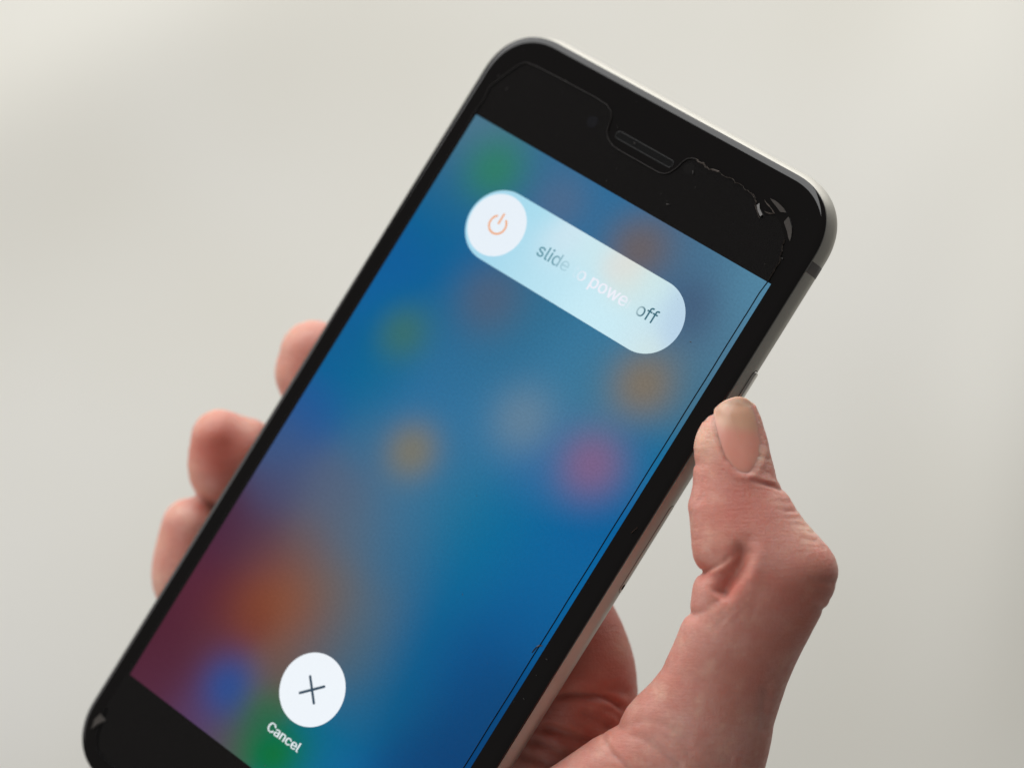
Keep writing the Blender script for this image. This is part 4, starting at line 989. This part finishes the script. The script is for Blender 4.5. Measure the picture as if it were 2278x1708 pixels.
# the nail bed sits a little lower than the skin folds round it
nm = thumb_zone & (nd > -30) & (py < 1090)
HV[nm] -= HN[nm] * (0.10 * np.exp(-((nd[nm] - 3) / 5.5) ** 2) * (px[nm] < 1670))[:, None]
HV[nm] += HN[nm] * (0.16 * np.exp(-((nd[nm] + 12) / 7.0) ** 2))[:, None]
HV = press(HV, HN, THUMB_RIDGES, thumb_zone)
HV = press(HV, HN, THUMB_CREASES, thumb_zone)
HV = press(HV, HN, PALM_CREASES, palm_zone)
HV = smooth_mesh(HV, HQ, 2)

# ---- skin colour: blood redness plus painted shade (attribute 'flush') and pressed skin plus painted rim light and sheen ('pale')
flush_shade = np.zeros(len(HV)); pale = np.zeros(len(HV)); crease = np.zeros(len(HV))
def spot(arr, x, y, r, amp, z=None, zr=14):
    d2 = (px - x) ** 2 + (py - y) ** 2
    g = np.exp(-d2 / (2 * r * r)) * amp
    if z is not None:
        g = g * np.exp(-((HV[:, 2] - z) / zr) ** 2)
    arr += g
for x, y, r, a in ((1655, 1125, 50, .6), (1750, 1330, 70, .3), (1790, 1290, 50, .12), (1614, 1296, 22, .9), (1640, 1245, 18, .6), (1590, 1345, 18, .4), (1560, 1262, 12, .4), (1720, 1500, 70, .25), (1600, 972, 7, .7), (1606, 995, 7, .8), (1615, 1016, 7, .7), (1628, 1034, 7, .5)):
    spot(flush_shade, x, y, r, a, -388)
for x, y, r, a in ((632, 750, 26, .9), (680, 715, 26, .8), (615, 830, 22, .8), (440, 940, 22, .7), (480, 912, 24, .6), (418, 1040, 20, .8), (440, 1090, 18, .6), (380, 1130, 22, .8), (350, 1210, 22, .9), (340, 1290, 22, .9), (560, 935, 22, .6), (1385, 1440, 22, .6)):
    spot(pale, x, y, r, a * 0.3)  # backlit rims of fingertips and palm edge painted into the skin colour
flush_shade += (~thumb_zone & (HV[:, 2] < -401)) * 0.6 * np.clip((px - 850) / 250, 0, 1) * np.clip((1500 - px) / 90, 0, 1) * np.clip((py - 1150) / 120, 0, 1)  # natural palm redness, also painting the red shade behind the phone
spot(flush_shade, 482, 990, 48, 1.0, -433); spot(flush_shade, 500, 1060, 40, .5, -433); spot(flush_shade, 690, 790, 42, .5, -433); spot(flush_shade, 400, 1220, 50, .35, -433); spot(flush_shade, 452, 1125, 16, .7, -433)  # red shade and glow in the middle of the fingertips, painted in
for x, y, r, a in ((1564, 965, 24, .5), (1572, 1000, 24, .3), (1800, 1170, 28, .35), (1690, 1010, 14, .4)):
    spot(pale, x, y, r, a, -388)  # pressed pulp, plus painted sheen on the knuckle edge and beside the nail

skin, nt, bs, out = new_mat('skin')
N_ = nt.nodes.new; Lk = nt.links.new
tc = N_('ShaderNodeTexCoord')
def noise(scale, detail=4, rough=0.55, stretch=None, rot=None):
    n = N_('ShaderNodeTexNoise')
    n.inputs['Scale'].default_value = scale
    n.inputs['Detail'].default_value = detail
    n.inputs['Roughness'].default_value = rough
    if stretch:
        mp = N_('ShaderNodeMapping')
        mp.inputs['Scale'].default_value = stretch
        if rot:
            mp.inputs['Rotation'].default_value = rot
        Lk(tc.outputs['Object'], mp.inputs[0]); Lk(mp.outputs[0], n.inputs['Vector'])
    else:
        Lk(tc.outputs['Object'], n.inputs['Vector'])
    return n
def mixc(fac, a, b):
    m = N_('ShaderNodeMix'); m.data_type = 'RGBA'
    if hasattr(fac, 'links'):
        Lk(fac, m.inputs['Factor'])
    else:
        m.inputs['Factor'].default_value = fac
    for sck, val in ((m.inputs[6], a), (m.inputs[7], b)):
        if isinstance(val, tuple):
            sck.default_value = (*val, 1)
        else:
            Lk(val, sck)
    return m.outputs[2]
def attr(name):
    a = N_('ShaderNodeAttribute'); a.attribute_name = name
    return a.outputs['Fac']
def rng(sock, a, b, c, d):
    m = N_('ShaderNodeMapRange')
    m.inputs[1].default_value, m.inputs[2].default_value, m.inputs[3].default_value, m.inputs[4].default_value = a, b, c, d
    Lk(sock, m.inputs[0])
    return m.outputs[0]
n1 = noise(90, 4)
n2 = noise(900, 3)
base = mixc(rng(n1.outputs['Fac'], .35, .65, 0, 1), (0.505, 0.205, 0.155), (0.58, 0.30, 0.25))
n4 = noise(260, 5, .6)
base = mixc(rng(n4.outputs['Fac'], .52, .72, 0, .5), base, (0.66, 0.42, 0.32))
base = mixc(rng(n4.outputs['Fac'], .46, .3, 0, .4), base, (0.52, 0.15, 0.115))
base = mixc(rng(n2.outputs['Fac'], .45, .7, 0, .3), base, (0.48, 0.19, 0.15))
base = mixc(attr('flush_shade'), base, (0.46, 0.11, 0.075))
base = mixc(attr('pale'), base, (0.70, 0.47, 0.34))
Lk(base, bs.inputs['Base Color'])
bs.inputs['Subsurface Weight'].default_value = 0.85
bs.inputs['Subsurface Radius'].default_value = (1.0, 0.38, 0.24)
bs.inputs['Subsurface Scale'].default_value = 0.0024
bs.inputs['Roughness'].default_value = 0.5
bs.inputs['Specular IOR Level'].default_value = 0.45
# fine relief: lines across and along the thumb, pores
l1 = noise(1, 3, .6, (320, 2300, 700), (0, 0, math.radians(8)))
l2 = noise(1, 3, .6, (2600, 420, 700), (0, 0, math.radians(-14)))
l3 = noise(5200, 2, .6)
vor = N_('ShaderNodeTexVoronoi'); vor.feature = 'DISTANCE_TO_EDGE'; vor.inputs['Scale'].default_value = 1500
Lk(tc.outputs['Object'], vor.inputs['Vector'])
ad = N_('ShaderNodeMath'); ad.operation = 'ADD'
ad2 = N_('ShaderNodeMath'); ad2.operation = 'ADD'
ad3 = N_('ShaderNodeMath'); ad3.operation = 'ADD'
Lk(rng(l1.outputs['Fac'], .3, .7, 0, 1.0), ad.inputs[0]); Lk(rng(l2.outputs['Fac'], .3, .7, 0, .7), ad.inputs[1])
Lk(ad.outputs[0], ad2.inputs[0]); Lk(rng(l3.outputs['Fac'], .3, .7, 0, .3), ad2.inputs[1])
Lk(ad2.outputs[0], ad3.inputs[0]); Lk(rng(vor.outputs['Distance'], 0, .25, 0, .5), ad3.inputs[1])
bp = N_('ShaderNodeBump'); bp.inputs['Strength'].default_value = 0.42; bp.inputs['Distance'].default_value = 0.00009
Lk(ad3.outputs[0], bp.inputs['Height']); Lk(bp.outputs[0], bs.inputs['Normal'])
Lk(rng(n2.outputs['Fac'], .3, .7, .42, .58), bs.inputs['Roughness'])

HO = np.array([22.0, -100.0, -414.0])             # origin at the wrist
hand_me = fast_mesh('hand', (HV - HO) * MM, HQ)
for nm_, arr in (('flush_shade', flush_shade), ('pale', pale)):
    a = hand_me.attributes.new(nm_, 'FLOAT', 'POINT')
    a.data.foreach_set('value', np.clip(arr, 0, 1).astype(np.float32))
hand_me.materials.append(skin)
hand = bpy.data.objects.new('hand', hand_me)
COL.objects.link(hand)
hand.matrix_world = CAM @ Matrix.Translation(Vector(HO * MM))
hand['category'] = 'hand'
hand['label'] = 'right hand gripping the phone, bent thumb on its metal side, fingertips behind the far edge'

# ---- thumbnail: a curved plate with its own thickness
def in_front_z(x, y):
    """height of the thumb under the nail at that pixel, from the un-creased skin"""
    return None
sel = thumb_zone & (np.abs(px - 1640) < 90) & (py > 870) & (py < 1080)
SP = NAILBASE[sel]; spx, spy = px[sel], py[sel]
def surf_z(x, y):
    d2 = (spx - x) ** 2 + (spy - y) ** 2
    k = np.argsort(d2)[:10]
    w = 1 / (d2[k] + 4.0)
    A = np.c_[np.ones(10), spx[k] - x, spy[k] - y]
    W_ = w[:, None]
    try:
        c = np.linalg.lstsq(A * np.sqrt(W_), SP[k, 2] * np.sqrt(w), rcond=None)[0]
        return float(np.clip(c[0], SP[k, 2].min() - .6, SP[k, 2].max() + .6))
    except Exception:
        return float(SP[k, 2].mean())
nail_poly = []
NP_ = np.array(NAIL, float); n_ = len(NP_)
for i in range(n_):
    for f in (0, .33, .66):
        a, b, c, d = NP_[i - 1], NP_[i], NP_[(i + 1) % n_], NP_[(i + 2) % n_]
        nail_poly.append(0.5 * (2 * b + (c - a) * f + (2 * a - 5 * b + 4 * c - d) * f * f + (-a + 3 * b - 3 * c + d) * f ** 3))
nail_poly = np.array(nail_poly)
cen = np.array([1642.0, 970.0])
rings_ = [0.02, 0.2, 0.4, 0.6, 0.75, 0.87, 0.95, 1.0]
V, F, hgt = [], [], []
m = len(nail_poly)
for ri, s in enumerate(rings_):
    for p in nail_poly:
        # pull towards a spine down the middle instead of one point
        c = np.array([cen[0] + (p[1] - 970) * 0.18, 970 + (p[1] - 970) * 0.55])
        q = c + (p - c) * s
        V.append((q[0], q[1]))
ZS = np.array([surf_z(min(max(x, 1592), 1698), max(y, 902)) for x, y in V])
pts = []
for (x, y), z, s in zip(V, ZS, np.repeat(rings_, m)):
    lift = 0.10 - 0.15 * s ** 5
    pts.append(ppt(x, y, z + lift - 0.012 * max(0, 905 - y)))
V3 = list(pts)
for k in range(len(rings_) - 1):
    for i in range(m):
        a, b = k * m + i, k * m + (i + 1) % m
        F.append((a, b, b + m, a + m))
F.append(tuple(range(m))[::-1])
# under side
b0 = len(V3)
for i in range(m):
    p = V3[(len(rings_) - 1) * m + i]
    V3.append(p + np.array([0.05 * (cen[0] - nail_poly[i][0]) / 50, 0.05 * (nail_poly[i][1] - cen[1]) / 80, -0.45]))
k = len(rings_) - 1
for i in range(m):
    a, b = k * m + i, k * m + (i + 1) % m
    F.append((a, b, b0 + (i + 1) % m, b0 + i))
nail_m, nt, bn, out = new_mat('fingernail')
N_ = nt.nodes.new; Lk = nt.links.new
tc = N_('ShaderNodeTexCoord')
a_ = N_('ShaderNodeVertexColor'); a_.layer_name = 'tone'
n1 = noise(700, 3)
Lk(mixc(rng(n1.outputs['Fac'], .4, .7, 0, .18), a_.outputs['Color'], (0.55, 0.33, 0.24)), bn.inputs['Base Color'])
bn.inputs['Roughness'].default_value = 0.38
bn.inputs['Subsurface Weight'].default_value = 0.6
bn.inputs['Subsurface Radius'].default_value = (1.0, 0.5, 0.3)
bn.inputs['Subsurface Scale'].default_value = 0.001
lg = noise(1, 2, .5, (2600, 200, 600), (0, 0, math.radians(-10)))
bp = N_('ShaderNodeBump'); bp.inputs['Strength'].default_value = 0.25; bp.inputs['Distance'].default_value = 0.00004
Lk(lg.outputs['Fac'], bp.inputs['Height']); Lk(bp.outputs[0], bn.inputs['Normal'])
nail = mesh_obj('thumbnail', (np.array(V3) - HO) * MM, F, nail_m, hand)
nail['label'] = 'short natural nail with a yellowish tip'
allxy = V + [tuple(p) for p in nail_poly]
cols = []
sall = list(np.repeat(rings_, m)) + [1.0] * m
for (x, y), sr in zip(allxy, sall):
    t = min(1, max(0, (y - (938 + 0.10 * (x - 1640))) / 34.0)); t = t * t * (3 - 2 * t)
    tipc = np.array((0.53, 0.30, 0.20)); bed = np.array((0.58, 0.245, 0.185)); edge = np.array((0.62, 0.42, 0.31))
    c = tipc * (1 - t) + bed * t
    e = min(1, max(0, (899 + abs(x - 1640) * .35 - y) / 8))
    c = c * (1 - e) + edge * e
    q = min(1, max(0, (sr - 0.8) / 0.2)) * (1 if y > 930 else 0.3)
    cols.append(c * (1 - 0.7 * q) + np.array((0.62, 0.275, 0.215)) * 0.7 * q)
ca = nail.data.color_attributes.new('tone', 'FLOAT_COLOR', 'POINT')
ca.data.foreach_set('color', np.c_[np.array(cols), np.ones(len(cols))].astype(np.float32).ravel())
